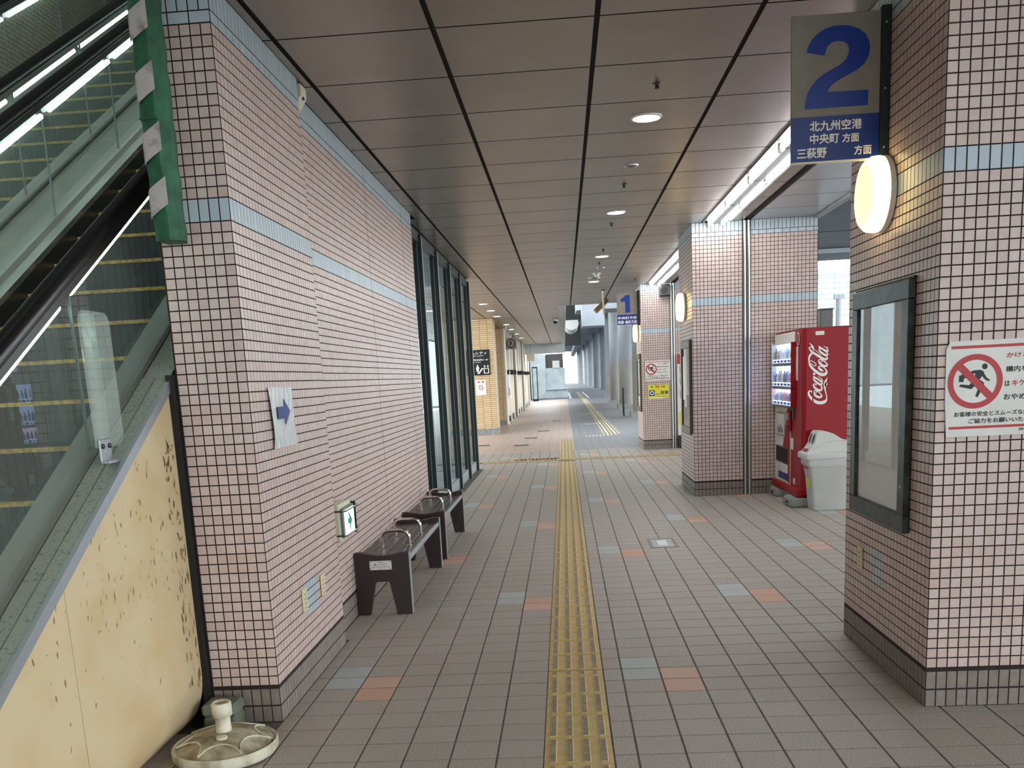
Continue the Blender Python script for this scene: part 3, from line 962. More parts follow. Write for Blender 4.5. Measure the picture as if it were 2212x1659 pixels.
# outer deck (two speckled strips with a groove) and beige cladding of the near escalator
slab(MB(), -2.06, -1.998, 1.6, 4.62, -0.02, 0.0).build('outer_deck', 'deck_green', e1)
slab(MB(), -1.994, -1.925, 1.6, 4.62, -0.024, -0.004).build('outer_deck', 'deck_green', e1)
slab(MB(), -2.06, -1.925, 4.62, 11.5, -0.024, -0.004).build('outer_deck', 'deck_green', e1)
slab(MB(), -1.932, -1.912, 1.6, 4.60, -0.055, 0.0).build('deck_edge', 'zinc', e1)
slab(MB(), -3.65, -3.358, 1.6, 11.5, -0.03, 0.004).build('centre_deck', 'steel', e1)
def cladding(y0, y1):
    """outer skin and inner skin of one side panel, foot rolled inwards"""
    curve = [(0.0, 0.30)] + [(-0.14 * (1 - math.cos(t)), 0.30 - 0.285 * math.sin(t)) for t in [math.pi / 2 * i / 12 for i in range(1, 13)]]
    m = MB()
    ring_ = []
    for y in (y0, y1):
        top = zd(y) - 0.03
        out_ = [(-1.922, top)] + [(-1.922 + a, min(b, top)) for a, b in curve]
        inn = [(x - 0.02, z + (0.012 if i > 8 else 0)) for i, (x, z) in enumerate(out_)]
        ring_.append([(x, y, z) for x, z in out_] + [(x, y, z) for x, z in reversed(inn)])
    n = len(ring_[0])
    f = [tuple(range(n)), tuple(reversed(range(n, 2 * n)))] + [(i, n + i, n + (i + 1) % n, (i + 1) % n) for i in range(n)]
    m.add(ring_[0] + ring_[1], f)
    return m.build('cladding_panel', 'clad_beige', e1, smooth=True)
c1 = cladding(1.6, 3.400)
c2 = cladding(3.404, 4.584)
# scuffs and rust marks on the cladding, each with its own outline
def marks(parent, n, y0, y1, z0, z1, seed, sy=0.012, sz=0.03):
    rr = random.Random(seed)
    m = MB()
    for i in range(n):
        y, z = rr.uniform(y0, y1), rr.uniform(z0, z1)
        if z > zd(y) - 0.06: continue
        a, b = rr.uniform(0.15, 1) * sy, rr.uniform(0.15, 1) * sz
        t = rr.uniform(-0.4, 0.4)
        P = [(y + a * math.cos(q) * rr.uniform(.5, 1) + t * b * math.sin(q), z + b * math.sin(q)) for q in [2 * math.pi * k / 7 for k in range(7)]]
        m.add([(-1.9195, p, r) for p, r in P], [tuple(range(7))])
    tag(m.build('scuff_marks', 'stain_brown', parent), kind='stuff')
marks(c2, 90, 4.42, 4.56, 0.25, 1.5, 1, 0.01, 0.03)
marks(c2, 60, 3.45, 4.5, 0.3, 1.7, 2, 0.004, 0.022)
marks(c2, 90, 3.5, 4.4, 0.75, 1.25, 3, 0.004, 0.02)
marks(c1, 50, 2.6, 3.39, 0.2, 1.0, 4, 0.005, 0.02)

# clear acrylic guard standing on the outer deck
ga = thing('guard_plate', (-1.985, 4.05, zd(4.05)), 'clear acrylic guard plate with rounded top standing on the escalator deck', 'guard')
def arc(cx, cy, r, a0, a1, n=6):
    return [(cx + r * math.cos(a0 + (a1 - a0) * i / n), cy + r * math.sin(a0 + (a1 - a0) * i / n)) for i in range(n + 1)]
out = [(3.925, 1.50), (4.185, 1.50)] + arc(4.135, 2.02, 0.05, 0, math.pi / 2) + arc(3.965, 2.02, 0.05, math.pi / 2, math.pi)
MB().prism(out, lambda a, b, t: Vector((-1.985 + t, a, b)), -0.003, 0.003).build('plate', 'acrylic', ga)
for k in (4.01, 4.065):
    fbox('rib', 'acrylic', ga, -2.02, -1.989, k - 0.002, k + 0.002, 1.52, 2.06)
fbox('bracket', 'zinc', ga, -1.981, -1.972, 3.935, 4.035, 1.44, 1.535, b=0.003)
fbox('bracket_foot', 'zinc', ga, -1.981, -1.94, 3.94, 4.03, 1.43, 1.445, b=0.003)
for k in (3.955, 4.015):
    MB().lathe((-1.972, k, 1.505), [(0.011, 0), (0.011, 0.006), (0.006, 0.009)], 12, axis='X').build('bolt', 'steel_dark', ga)

# green and white striped guard pad
pd = thing('guard_pad', (-1.77, 4.48, 2.39), 'hanging green guard pad with grey-white diagonal stripes beside the escalator', 'guard pad')
m = MB()
n = 24
v = []; f = []
prof = [(-1.832, 4.43), (-1.80, 4.405), (-1.755, 4.405), (-1.742, 4.42), (-1.712, 4.44), (-1.705, 4.47), (-1.73, 4.55), (-1.82, 4.55)]
for i in range(n + 1):
    z = 2.395 + 1.3 * i / n
    w = 0.0025 * math.sin(i * 1.7) + 0.002 * math.sin(i * 3.1)
    for j, (x, y) in enumerate(prof):
        v.append((x + w * (0.6 if j % 2 else 1), y + 0.6 * w, z))
P = len(prof)
for i in range(n):
    for j in range(P):
        f.append((i * P + j, i * P + (j + 1) % P, (i + 1) * P + (j + 1) % P, (i + 1) * P + j))
f.append(tuple(reversed(range(P)))); f.append(tuple(n * P + j for j in range(P)))
m.add(v, f).build('cover', 'pad_green', pd, smooth=True)
for z in (2.485, 2.715, 2.965, 3.215, 3.47):
    q = MB()
    vv = []
    for i in range(7):
        s = i / 6
        x = -1.834 + 0.094 * s
        yy = 4.396 - 0.004 * math.sin(s * 3.1) if i else 4.418
        vv += [(x, yy, z + 0.062 * s), (x, yy, z + 0.062 * s + 0.118)]
    q.add(vv, [(2 * i, 2 * i + 2, 2 * i + 3, 2 * i + 1) for i in range(6)]).build('stripe', 'pad_white', pd)
fbox('seam', 'pad_green', pd, -1.828, -1.745, 4.397, 4.406, 2.905, 2.915)

# escalator well: tiled side wall, end wall and upper ceiling
ew = MB().box(-5.8, -5.55, -14.0, 13.5, 0, 7.6).box(-5.55, -1.9, 13.0, 13.4, 3.7, 7.6).box(-1.92, -1.70, 4.7, 13.4, CH + 0.26, 7.6).build('wall_well', 'tile_wall_far')
tag(ew, 'tiled wall of the escalator well at far left', kind='structure')
ecl = MB().box(-5.8, -1.7, -1.2, 13.4, 7.6, 7.8).box(-5.8, -1.9, -1.2, -1.0, CH, 7.6).build('ceiling', 'interior_wall')
tag(ecl, 'upper ceiling over the escalators', kind='structure')

# ------------------------------------------------------------------ parasol base, box
ub = thing('parasol_base', (-1.682, 4.19, 0), 'dirty white round plastic parasol base with a short tube on the floor', 'parasol base')
cx, cy = -1.682, 4.19
n = 48
def dome(r):           # height of the dished top
    t = r / 0.24
    return 0.128 - 0.056 * t * t
m = MB()
v = []; f = []
rings = [0.04, 0.075, 0.11, 0.14, 0.165, 0.19, 0.21, 0.228]
for r in rings:
    for k in range(n):
        a = 2 * math.pi * k / n
        lob = abs(math.cos(a * 3.5 + math.pi / 2))
        z = dome(r)
        ss = ((a / (2 * math.pi / 7)) % 1.0) * 2 - 1
        edge = 0.222 - 0.08 * math.sqrt(max(0, 1 - ss * ss))
        if r > edge: z -= 0.012 * min(1, (r - edge) / 0.02)
        v.append((cx + r * math.cos(a), cy + r * math.sin(a), z))
for i in range(len(rings) - 1):
    for k in range(n):
        f.append((i * n + k, i * n + (k + 1) % n, (i + 1) * n + (k + 1) % n, (i + 1) * n + k))
m.add(v, f)
m.build('top_dish', 'plastic_dirty', ub, smooth=True)
MB().lathe((cx, cy, 0), [(0.20, 0.012), (0.235, 0.014), (0.246, 0.03), (0.247, 0.062), (0.24, 0.07), (0.229, 0.066), (0.227, 0.045)], n).build('rim', 'plastic_white', ub, smooth=True)
for k in range(7):     # raised scallop arcs
    a0 = 2 * math.pi * (k + 0.5) / 7
    pts = []
    for i in range(15):
        s = -1 + 2 * i / 14
        r = 0.222 - 0.08 * math.sqrt(max(0, 1 - s * s))
        a = a0 + s * math.pi / 7
        pts.append((cx + r * math.cos(a), cy + r * math.sin(a), dome(r) + 0.001))
    MB().tube(pts, 0.0045, 6).build('scallop', 'plastic_white', ub, smooth=True)
for k in range(4):
    a = 0.5 + k * math.pi / 2
    MB().lathe((cx + 0.18 * math.cos(a), cy + 0.18 * math.sin(a), 0), [(0.035, 0.0), (0.04, 0.02)], 16).build('foot', 'plastic_white', ub, smooth=True)
MB().lathe((cx, cy, 0), [(0.05, 0.098), (0.042, 0.112), (0.036, 0.13), (0.034, 0.2), (0.03, 0.205)], 24).build('tube', 'plastic_white', ub, smooth=True)
MB().lathe((cx, cy, 0), [(0.044, 0.2), (0.047, 0.205), (0.047, 0.262), (0.043, 0.268), (0.036, 0.268), (0.034, 0.22)], 28).build('collar', 'plastic_white', ub, smooth=True)
MB().lathe((cx, cy, 0), [(0.034, 0.21), (0.034, 0.245)], 24).build('bore', 'plastic_dirty', ub)
MB().lathe((cx + 0.02, cy - 0.085, 0), [(0.026, dome(0.085) - 0.004), (0.026, dome(0.085) + 0.006), (0.02, dome(0.085) + 0.008)], 18).build('filler_cap', 'plastic_white', ub, smooth=True)
hel = [(cx + 0.037 * math.cos(t * 4), cy + 0.037 * math.sin(t * 4), 0.12 + 0.075 * t) for t in [i / 12 for i in range(13)]]
MB().tube(hel, 0.004, 6).build('cord', 'plastic_dirty', ub, smooth=True)

gb = thing('plastic_box', (-1.79, 4.52, 0), 'small grey-green plastic box in the corner behind the parasol base', 'box')
fbox('body', 'green_box', gb, -1.885, -1.715, 4.44, 4.58, 0.0, 0.10, b=0.012)
fbox('lid', 'green_box', gb, -1.889, -1.711, 4.436, 4.584, 0.102, 0.165, b=0.014)

# ------------------------------------------------------------------ benches
def bench(y0, y1, label, arms, plaque):
    b = thing('bench', (-1.42, (y0 + y1) / 2, 0), label, 'bench', 'two dark wooden benches along the tiled wall')
    top = [(-1.205, 0.475), (-1.27, 0.472), (-1.33, 0.46), (-1.40, 0.452), (-1.46, 0.456), (-1.52, 0.468), (-1.58, 0.478), (-1.612, 0.478)]
    out = [(-1.612, 0.0), (-1.525, 0.0), (-1.472, 0.245), (-1.466, 0.255), (-1.37, 0.255), (-1.362, 0.245), (-1.318, 0.0), (-1.205, 0.0)] + top
    for a in (y0, y1 - 0.055):
        e = MB().prism(out, lambda p, q, t: Vector((p, a + t, q)), 0.0, 0.055).build('end_panel', 'bench_wood', b)
        fbox('edge_trim', 'zinc', e, -1.205, -1.199, a + 0.004, a + 0.051, 0.005, 0.472)
    n = 6
    xs0, xs1 = -1.60, -1.222
    w = (xs1 - xs0) / n
    for i in range(n):
        fbox('slat', 'bench_slat', b, xs0 + w * i + 0.003, xs0 + w * (i + 1) - 0.003, y0 + 0.056, y1 - 0.056, 0.405, 0.432, b=0.004)
    fbox('front_trim', 'zinc', b, -1.221, -1.207, y0 + 0.056, y1 - 0.056, 0.395, 0.434, b=0.003)
    for x in (-1.56, -1.27):
        fbox('rail', 'steel_dark', b, x - 0.02, x + 0.02, y0 + 0.056, y1 - 0.056, 0.365, 0.404)
    for y in arms:
        pts = [(-1.507, y, 0.432), (-1.507, y, 0.50)]
        pts += [(-1.507 + 0.055 * (1 - math.cos(t)), y, 0.50 + 0.055 * math.sin(t)) for t in [math.pi / 2 * i / 5 for i in range(1, 6)]]
        pts += [(-1.342 + 0.055 * math.sin(t), y, 0.50 + 0.055 * math.cos(t)) for t in [math.pi / 2 * i / 5 for i in range(0, 6)]]
        pts += [(-1.287, y, 0.432)]
        ar = MB().tube(pts, 0.0145, 12).build('armrest', 'chrome', b, smooth=True)
        for x in (-1.507, -1.287):
            MB().lathe((x, y, 0.432), [(0.024, 0.0), (0.024, 0.004), (0.016, 0.006)], 14).build('flange', 'chrome', ar)
    if plaque:
        yp = y0
        p = MB().box(-1.502, -1.337, yp - 0.003, yp, 0.347, 0.415).build('plaque', 'sign_white', b)
        o = (-1.42, yp - 0.003, 0)
        for tx, zz, hh, ww in (('寄 贈', 0.401, 0.007, 0.024), ('●一ノヤフア', 0.383, 0.011, 0.095), ('ーーーー ーーーー　ーーーーーーー', 0.368, 0.003, 0.14), ('ーーーー', 0.355, 0.002, 0.03)):
            text('lettering', tx, 'ink_black', p, (-1.42, yp - 0.003, zz), X, Z, height=hh, width=ww, n=-Y, bold=0.012, align='C', lift=0.0006)
        for x in (-1.494, -1.345):
            for z in (0.355, 0.407):
                MB().lathe((x, yp - 0.003, z), [(0.004, 0), (0.003, -0.002)], 10, axis='Y').build('screw', 'steel_dark', p)
    return b
bench(6.87, 8.665, 'nearer dark wooden bench with a small white plaque on its end', (7.42, 8.02), True)
bench(9.03, 10.74, 'farther dark wooden bench, just before the glazed wall', (9.54, 10.22), False)

# ------------------------------------------------------------------ emergency exit light low on the left wall
ex = thing('exit_light', (-1.60, 6.42, 0.8), 'low lit green arrow exit light with chrome guard bars on the left wall', 'exit light')
fbox('housing', 'cream_paint', ex, -1.619, -1.535, 6.22, 6.56, 0.67, 0.925, b=0.012)
fbox('front_frame', 'mull_light', ex, -1.535, -1.512, 6.225, 6.55, 0.70, 0.90, b=0.006)
pn = fbox('lit_panel', 'exit_lit', ex, -1.512, -1.5085, 6.25, 6.525, 0.715, 0.885)
o = Vector((-1.5085, 6.39, 0.80))
flat('arrow_mark', 'ink_green', pn, [(-0.06, 0.018), (-0.01, 0.018), (-0.04, 0.06), (-0.02, 0.06), (0.06, 0.0), (-0.02, -0.06), (-0.04, -0.06), (-0.01, -0.018), (-0.06, -0.018)], o, Y, Z, X)
for z in (0.72, 0.885):
    MB().tube([(-1.619, 6.20, z), (-1.50, 6.20, z), (-1.49, 6.21, z), (-1.49, 6.57, z), (-1.50, 6.58, z), (-1.619, 6.58, z)], 0.006, 8).build('guard_bar', 'chrome', ex, smooth=True)
fbox('side_post', 'black', ex, -1.60, -1.505, 6.562, 6.575, 0.69, 0.91)
MB().tube([(-1.60, 6.30, 0.925), (-1.60, 6.30, 0.965), (-1.605, 6.27, 0.98), (-1.612, 6.2, 0.98)], 0.010, 8).build('conduit', 'cream_paint', ex, smooth=True)

# taped film arrow on the pier
fl = thing('paper_arrow', (-1.533, 5.13, 1.55), 'blue paper arrow under crinkled clear film taped to the left pier', 'paper sign')
m = MB()
v = []; f = []
NU, NV = 26, 18
for j in range(NV + 1):
    for i in range(NU + 1):
        s, t = i / NU, j / NV
        y = 4.915 + 0.43 * s + 0.01 * math.sin(t * 5)
        z = 1.398 + 0.32 * t
        wv = 0.0035 * math.sin(s * 34 + 2.2 * math.sin(t * 3.2)) + 0.002 * math.sin(s * 71 + t * 4)
        v.append((-1.5275 + wv, y, z))
for j in range(NV):
    for i in range(NU):
        k = j * (NU + 1) + i
        f.append((k, k + 1, k + NU + 2, k + NU + 1))
m.add(v, f).build('clear_film', 'film', fl, smooth=True)
ap = [(-0.115, 0.03), (0.01, 0.03), (0.01, 0.07), (0.115, 0.0), (0.01, -0.07), (0.01, -0.035), (-0.115, -0.035)]
v = []
flat('arrow_print', 'sign_blue', fl, ap, (-1.5225, 5.13, 1.585), Y, Z, X)

# small yellow number plates on the pier and on the right column
def plate(x, nx, y, z, label):
    p = thing('number_plate', (x, y, z), label, 'plate')
    nn = X * nx
    fbox('plate_body', 'plate_yellow', p, x, x + nx * 0.008, y - 0.045, y + 0.045, z - 0.065, z + 0.07, b=0.003)
    u = Y * nx
    for i in range(4):
        w = (0.018, 0.024, 0.015, 0.022)[i]
        flat('worn_mark', 'tactile_worn', p, [(-w, 0), (w, 0.002), (w * 0.8, 0.007), (-w * 0.9, 0.006)], Vector((x + nx * 0.008, y, z + 0.03 - 0.026 * i)), u, Z, nn)
plate(-1.535, 1, 5.21, 0.515, 'yellow plate low on the left pier, on the near side of its blue tiles')
plate(-1.535, 1, 5.63, 0.51, 'yellow plate low on the left pier, on the far side of its blue tiles')
plate(1.715, -1, 5.62, 0.55, 'yellow plate low on the column under the poster case')

# ------------------------------------------------------------------ number signs projecting from the columns
TWO = [(202,488),(222,420),(262,350),(320,290),(400,240),(480,215),(560,207),(650,212),(740,240),(810,295),(850,370),(858,440),(845,520),(800,600),(730,660),(640,710),(560,755),(490,800),(445,845),(422,893),(846,866),(844,1027),(183,1077),(190,1000),(210,920),(250,840),(310,765),(390,700),(470,655),(550,610),(610,555),(638,490),(640,440),(620,395),(580,372),(520,368),(460,385),(415,430),(388,518)]
ONE = [(225,400),(290,365),(340,305),(445,292),(462,715),(345,728),(335,450),(240,468)]
def sign(yc, label, digit, digit_name, lines):
    s = thing('number_sign', (1.45, yc, 3.07), label, 'sign')
    fbox('panel', 'sign_grey', s, 1.222, 1.668, yc, yc + 0.02, 2.72, 3.42, b=0.003)
    bl = fbox('blue_field', 'sign_blue', s, 1.224, 1.666, yc - 0.002, yc, 2.722, 2.938)
    fbox('bottom_lip', 'white_paint', s, 1.222, 1.668, yc - 0.004, yc + 0.022, 2.714, 2.721)
    fbox('bracket', 'dark_frame', s, 1.668, 1.714, yc - 0.012, yc + 0.03, 2.70, 3.44, b=0.003)
    for z in (2.77, 3.05, 3.36):
        MB().lathe((1.69, yc - 0.012, z), [(0.006, 0), (0.004, -0.003)], 10, axis='Y').build('screw', 'steel', s)
    flat(digit_name, 'ink_blue', s, digit, (0, yc, 0), X, Z, -Y, lift=0.001)
    for tx, xx, zz, hh, ww, al in lines:
        text('lettering', tx, 'ink_white', s, (xx, yc - 0.002, zz), X, Z, height=hh, width=ww, n=-Y, bold=0.018, align=al)
two = [(1.198 + 0.483e-3 * a + 0.002e-3 * b, 3.476 - 0.034e-3 * a - 0.458e-3 * b) for a, b in TWO]
one = [(1.112 + 0.904e-3 * a - 0.028e-3 * b, 3.638 - 0.051e-3 * a - 0.885e-3 * b) for a, b in ONE]
sign(5.30, 'square grey sign with a big blue number 2 on the right column', two, 'numeral',
     [('北九州空港', 1.447, 2.868, 0.048, 0.262, 'C'), ('中央町', 1.318, 2.806, 0.048, 0.145, 'L'), ('方面', 1.482, 2.806, 0.042, 0.083, 'L'),
      ('三萩野', 1.252, 2.738, 0.05, 0.15, 'L'), ('方面', 1.543, 2.742, 0.045, 0.086, 'L')])
sign(21.50, 'smaller-looking grey sign with a blue number 1 on the far column', one, 'numeral',
     [('中央町方面', 1.445, 2.84, 0.06, 0.41, 'C'), ('到津･魚町方面', 1.445, 2.745, 0.07, 0.41, 'C')])

# round wall lamps on the column sides
def wall_lamp(yc, label):
    l = thing('wall_lamp', (1.714, yc, 2.545), label, 'wall lamp', 'round warm wall lamps on the columns')
    c = (1.714, yc, 2.545)
    MB().lathe(c, [(0.185, 0.0), (0.19, -0.012), (0.188, -0.03)], 40, axis='X').build('back_plate', 'white_paint', l, smooth=True)
    MB().lathe(c, [(0.186, -0.03), (0.19, -0.045), (0.186, -0.085), (0.165, -0.108), (0.158, -0.11)], 40, axis='X').build('shade', 'lamp_warm', l, smooth=True)
    MB().lathe(c, [(0.158, -0.109), (0.13, -0.116), (0.07, -0.121), (0.01, -0.122)], 40, axis='X').build('diffuser', 'lamp_core', l, smooth=True)
wall_lamp(5.33, 'round glowing wall lamp below the number 2 sign')
wall_lamp(13.68, 'round glowing wall lamp on the column by the vending machine')
wall_lamp(22.05, 'round glowing wall lamp below the far number 1 sign')

# poster cases on the column sides
def poster_case(y0, y1, label, frame, back, paper=None):
    z0, z1 = 0.825, 2.075
    p = thing('poster_case', (1.714, (y0 + y1) / 2, z0), label, 'poster case')
    m = MB()
    w, d = 0.095, 0.035
    m.box(1.714 - d, 1.714, y0, y1, z1 - w, z1, b=0.004)
    q = m.build('frame_rail', frame, p)
    fbox('frame_rail', frame, p, 1.714 - d, 1.714, y0, y1, z0, z0 + w, b=0.004)
    fbox('frame_stile', frame, p, 1.714 - d, 1.714, y0, y0 + w, z0 + w, z1 - w, b=0.004)
    fbox('frame_stile', frame, p, 1.714 - d, 1.714, y1 - w, y1, z0 + w, z1 - w, b=0.004)
    fbox('hood', 'black', p, 1.70, 1.7145, y0 - 0.006, y1 + 0.006, z1, z1 + 0.012)
    fbox('backboard', back, p, 1.704, 1.7135, y0 + w, y1 - w, z0 + w, z1 - w)
    fbox('pane', 'glass_clear', p, 1.690, 1.693, y0 + w, y1 - w, z0 + w, z1 - w)
    MB().lathe((1.714 - d, y0 + 0.045, 1.06), [(0.008, 0), (0.006, -0.004)], 12, axis='X').build('lock', 'steel', p)
    if paper:
        fbox('notice', 'paper', p, 1.701, 1.7035, *paper)
poster_case(4.835, 5.748, 'empty dark-framed poster case on the column with the number 2 sign', 'case_frame', 'paper')
poster_case(13.05, 13.98, 'brown-framed poster case with one long paper on the vending machine column', 'case_brown', 'case_brown', (13.3, 13.62, 1.35, 1.97))
poster_case(21.45, 22.38, 'narrow-looking poster case on the side of the far number 1 column', 'case_brown', 'white_panel')

# ------------------------------------------------------------------ no-running notices
def n2(a, b): return (1.724 + 0.298e-3 * a + 0.010e-3 * b, 1.802 - 0.016e-3 * a - 0.303e-3 * b)
def norun(label, x0, z0, yf, s, full):
    """notice drawn at real size about its own lower left corner (0,0)-(0.56,0.44), scaled by s"""
    t = thing('notice_board', (x0, yf, z0), label, 'notice')
    def P(u, v): return (x0 + u * s, z0 + v * s)
    m = MB()
    out = [(0.012, 0.0), (0.56, 0.0), (0.56, 0.437), (0.016, 0.437), (0.0, 0.40), (0.002, 0.16)]
    MB().prism([P(*q) for q in out], lambda a, b, t_: Vector((a, yf + t_, b)), -0.005, 0.0).build('board', 'sign_white', t)
    y = yf - 0.005
    o = (0, y, 0)
    def F(name, mm, poly, lift=0.0006):
        return flat(name, mm, t, [P(*q) for q in poly], o, X, Z, -Y, lift=lift, thick=0.0003)
    F('red_bar', 'ink_red', [(0.022, 0.402), (0.54, 0.402), (0.54, 0.415), (0.022, 0.415)])
    F('red_bar', 'ink_red', [(0.022, 0.036), (0.54, 0.036), (0.54, 0.048), (0.022, 0.048)])
    c = (0.134, 0.252)
    ringmesh('prohibition_ring', 'ink_red', t, c[0] * s, c[1] * s, 0.098 * s, 0.124 * s, (x0, y, z0), X, Z, -Y, lift=0.0012)
    d = Vector((0.7071, -0.7071)); e = Vector((0.7071, 0.7071))
    bar = [d * a + e * b for a, b in ((-0.106, -0.016), (0.106, -0.016), (0.106, 0.016), (-0.106, 0.016))]
    def px(a, b): return (c[0] + (a - 525) * 0.302e-3, c[1] - (b - 710 + (a - 525) * 0.045) * 0.302e-3)
    F('head', 'ink_black', [px(660 + 42 * math.cos(k), 485 + 44 * math.sin(k)) for k in [2 * math.pi * i / 16 for i in range(16)]])
    F('torso', 'ink_black', [px(*q) for q in ((440,570),(500,543),(600,535),(650,563),(652,600),(620,640),(560,720),(505,800),(455,772),(470,700),(515,640),(525,588),(470,602))])
    F('arm', 'ink_black', [px(*q) for q in ((618,600),(655,592),(695,652),(745,688),(732,707),(690,694),(645,655))], 0.0008)
    F('leg', 'ink_black', [px(*q) for q in ((560,700),(590,682),(640,715),(663,742),(655,768),(612,865),(571,952),(536,932),(575,820),(600,765))], 0.001)
    F('leg', 'ink_black', [px(*q) for q in ((450,745),(520,745),(525,765),(490,812),(465,825),(287,788),(308,755),(440,765))], 0.0008)
    F('briefcase', 'ink_black', [px(*q) for q in ((285,620),(322,616),(322,606),(355,602),(360,640),(388,640),(385,660),(358,664),(352,718),(282,718))])
    flat('prohibition_bar', 'ink_red', t, [(x0 + (c[0] + q.x) * s, z0 + (c[1] + q.y) * s) for q in bar], o, X, Z, -Y, lift=0.0016, thick=0.0003)
    for tx, u, v, hh, ww, mm in (('かけこみ乗車や', 0.272, 0.352, 0.024, 0.235, 'ink_red'), ('構内を走る行為', 0.270, 0.288, 0.026, 0.235, 'ink_black'), ('は', 0.268, 0.224, 0.024, 0.022, 'ink_black'), ('キケンです', 0.300, 0.224, 0.026, 0.16, 'ink_red'), ('おやめください', 0.266, 0.162, 0.026, 0.235, 'ink_black'),
                                 ('お客様の安全とスムーズな運行のため', 0.045, 0.093, 0.022, 0.44, 'ink_black'), ('ご協力をお願いいたします', 0.112, 0.060, 0.022, 0.33, 'ink_black'), ('西鉄バス', 0.34, 0.018, 0.012, 0.09, 'ink_black')):
        a, b = P(u, v)
        text('lettering', tx, mm, t, (a, y, b), X, Z, height=hh * s, width=ww * s, n=-Y, bold=0.022, lift=0.001)
    return t
norun('large no-running notice with a red circle on the nearest right column', 1.758, 1.325, 4.559, 1.0, True)
norun('small no-running notice above a yellow notice on the far column', 1.79, 1.493, 21.299, 0.975, False)

yn = thing('notice_board', (1.84, 21.299, 1.1), 'yellow express bus notice on the far column', 'notice')
fbox('board', 'notice_yellow', yn, 1.84, 2.29, 21.294, 21.299, 1.10, 1.40)
flat('border_mark', 'ink_white', yn, [(1.855, 1.105), (2.2, 1.105), (2.2, 1.125), (1.855, 1.125)], (0, 21.294, 0), X, Z, -Y)
flat('pictogram', 'sign_blue', yn, [(1.865, 1.16), (1.985, 1.16), (1.985, 1.285), (1.865, 1.285)], (0, 21.294, 0), X, Z, -Y)
ringmesh('pictogram_ring', 'ink_white', yn, 0, 0, 0.026, 0.045, (1.925, 21.294, 1.225), X, Z, -Y, lift=0.003, n=24)
flat('pictogram_mark', 'ink_black', yn, [(1.90, 1.345), (1.95, 1.345), (1.94, 1.37), (1.91, 1.37)], (0, 21.294, 0), X, Z, -Y)
for tx, u, v, hh, ww, mm in (('特 快', 2.0, 1.325, 0.06, 0.22, 'ink_red'), ('から', 2.01, 1.17, 0.045, 0.09, 'ink_black'), ('発車', 2.11, 1.185, 0.08, 0.17, 'ink_black'), ('いたします。', 2.0, 1.125, 0.025, 0.26, 'ink_black')):
    text('lettering', tx, mm, yn, (u, 21.294, v), X, Z, height=hh, width=ww, n=-Y, bold=0.015)

sp = thing('loudspeaker', (2.24, 21.2, 3.25), 'dark box loudspeaker high on the far column front', 'loudspeaker')
fbox('cabinet', 'steel_dark', sp, 2.12, 2.345, 21.10, 21.30, 3.26, 3.50, b=0.02)
MB().lathe((2.21, 21.10, 3.375), [(0.075, 0), (0.07, -0.006), (0.03, -0.002)], 20, axis='Y').build('grille', 'black', sp, smooth=True)
bn = thing('banner_sign', (2.62, 21.25, 0), 'tall narrow white banner sign with a red top beside the far column', 'banner')
fbox('board', 'sign_white', bn, 2.475, 2.78, 21.22, 21.24, 0.28, 2.03)
fbox('red_head', 'ink_red', bn, 2.476, 2.779, 21.216, 21.22, 1.82, 2.029)
ringmesh('emblem', 'ink_white', bn, 0, 0, 0.03, 0.05, (2.6, 21.216, 1.92), X, Z, -Y, lift=0.002, n=20)
fbox('yellow_label', 'notice_yellow', bn, 2.50, 2.70, 21.216, 21.22, 0.50, 0.80)
for i, z in enumerate((1.62, 1.38, 1.1)):
    flat('print_mark', 'ink_blue', bn, [(2.53, z), (2.56, z), (2.56, z + 0.12), (2.66, z + 0.12), (2.66, z + 0.15), (2.53, z + 0.15)], (0, 21.22, 0), X, Z, -Y)
fbox('base', 'black', bn, 2.48, 2.78, 21.12, 21.34, 0.0, 0.28, b=0.02)

# hanging angled sign box under the ceiling
hs = thing('hanging_sign', (0.95, 22.0, 3.54), 'bronze-coloured sign box hanging tilted from the ceiling on a pole', 'hanging sign')
MB().lathe((0.95, 22.0, CH), [(0.05, 0.0), (0.05, -0.012), (0.02, -0.03)], 14).build('ceiling_rose', 'bronze', hs, smooth=True)
MB().tube([(0.95, 22.0, CH), (0.955, 22.0, 2.98)], 0.022, 10).build('pole', 'cream_paint', hs, smooth=True)
bx = MB()
c0, s0 = math.cos(0.72), math.sin(0.72)
def tilt(u, w, d): return Vector((0.91 + u * c0 - w * s0, 22.03 + d, 3.2 + u * s0 + w * c0))
bx.prism([(-0.17, -0.045), (0.19, -0.045), (0.19, 0.055), (-0.17, 0.055)], lambda a, b, t: tilt(a, b, t), 0.0, 0.5)
bx.build('sign_box', 'bronze', hs)
MB().prism([(-0.15, -0.05), (0.15, -0.05), (0.15, -0.046), (-0.15, -0.046)], lambda a, b, t: tilt(a, b, t), 0.03, 0.47).build('sign_face', 'cream_paint', hs)

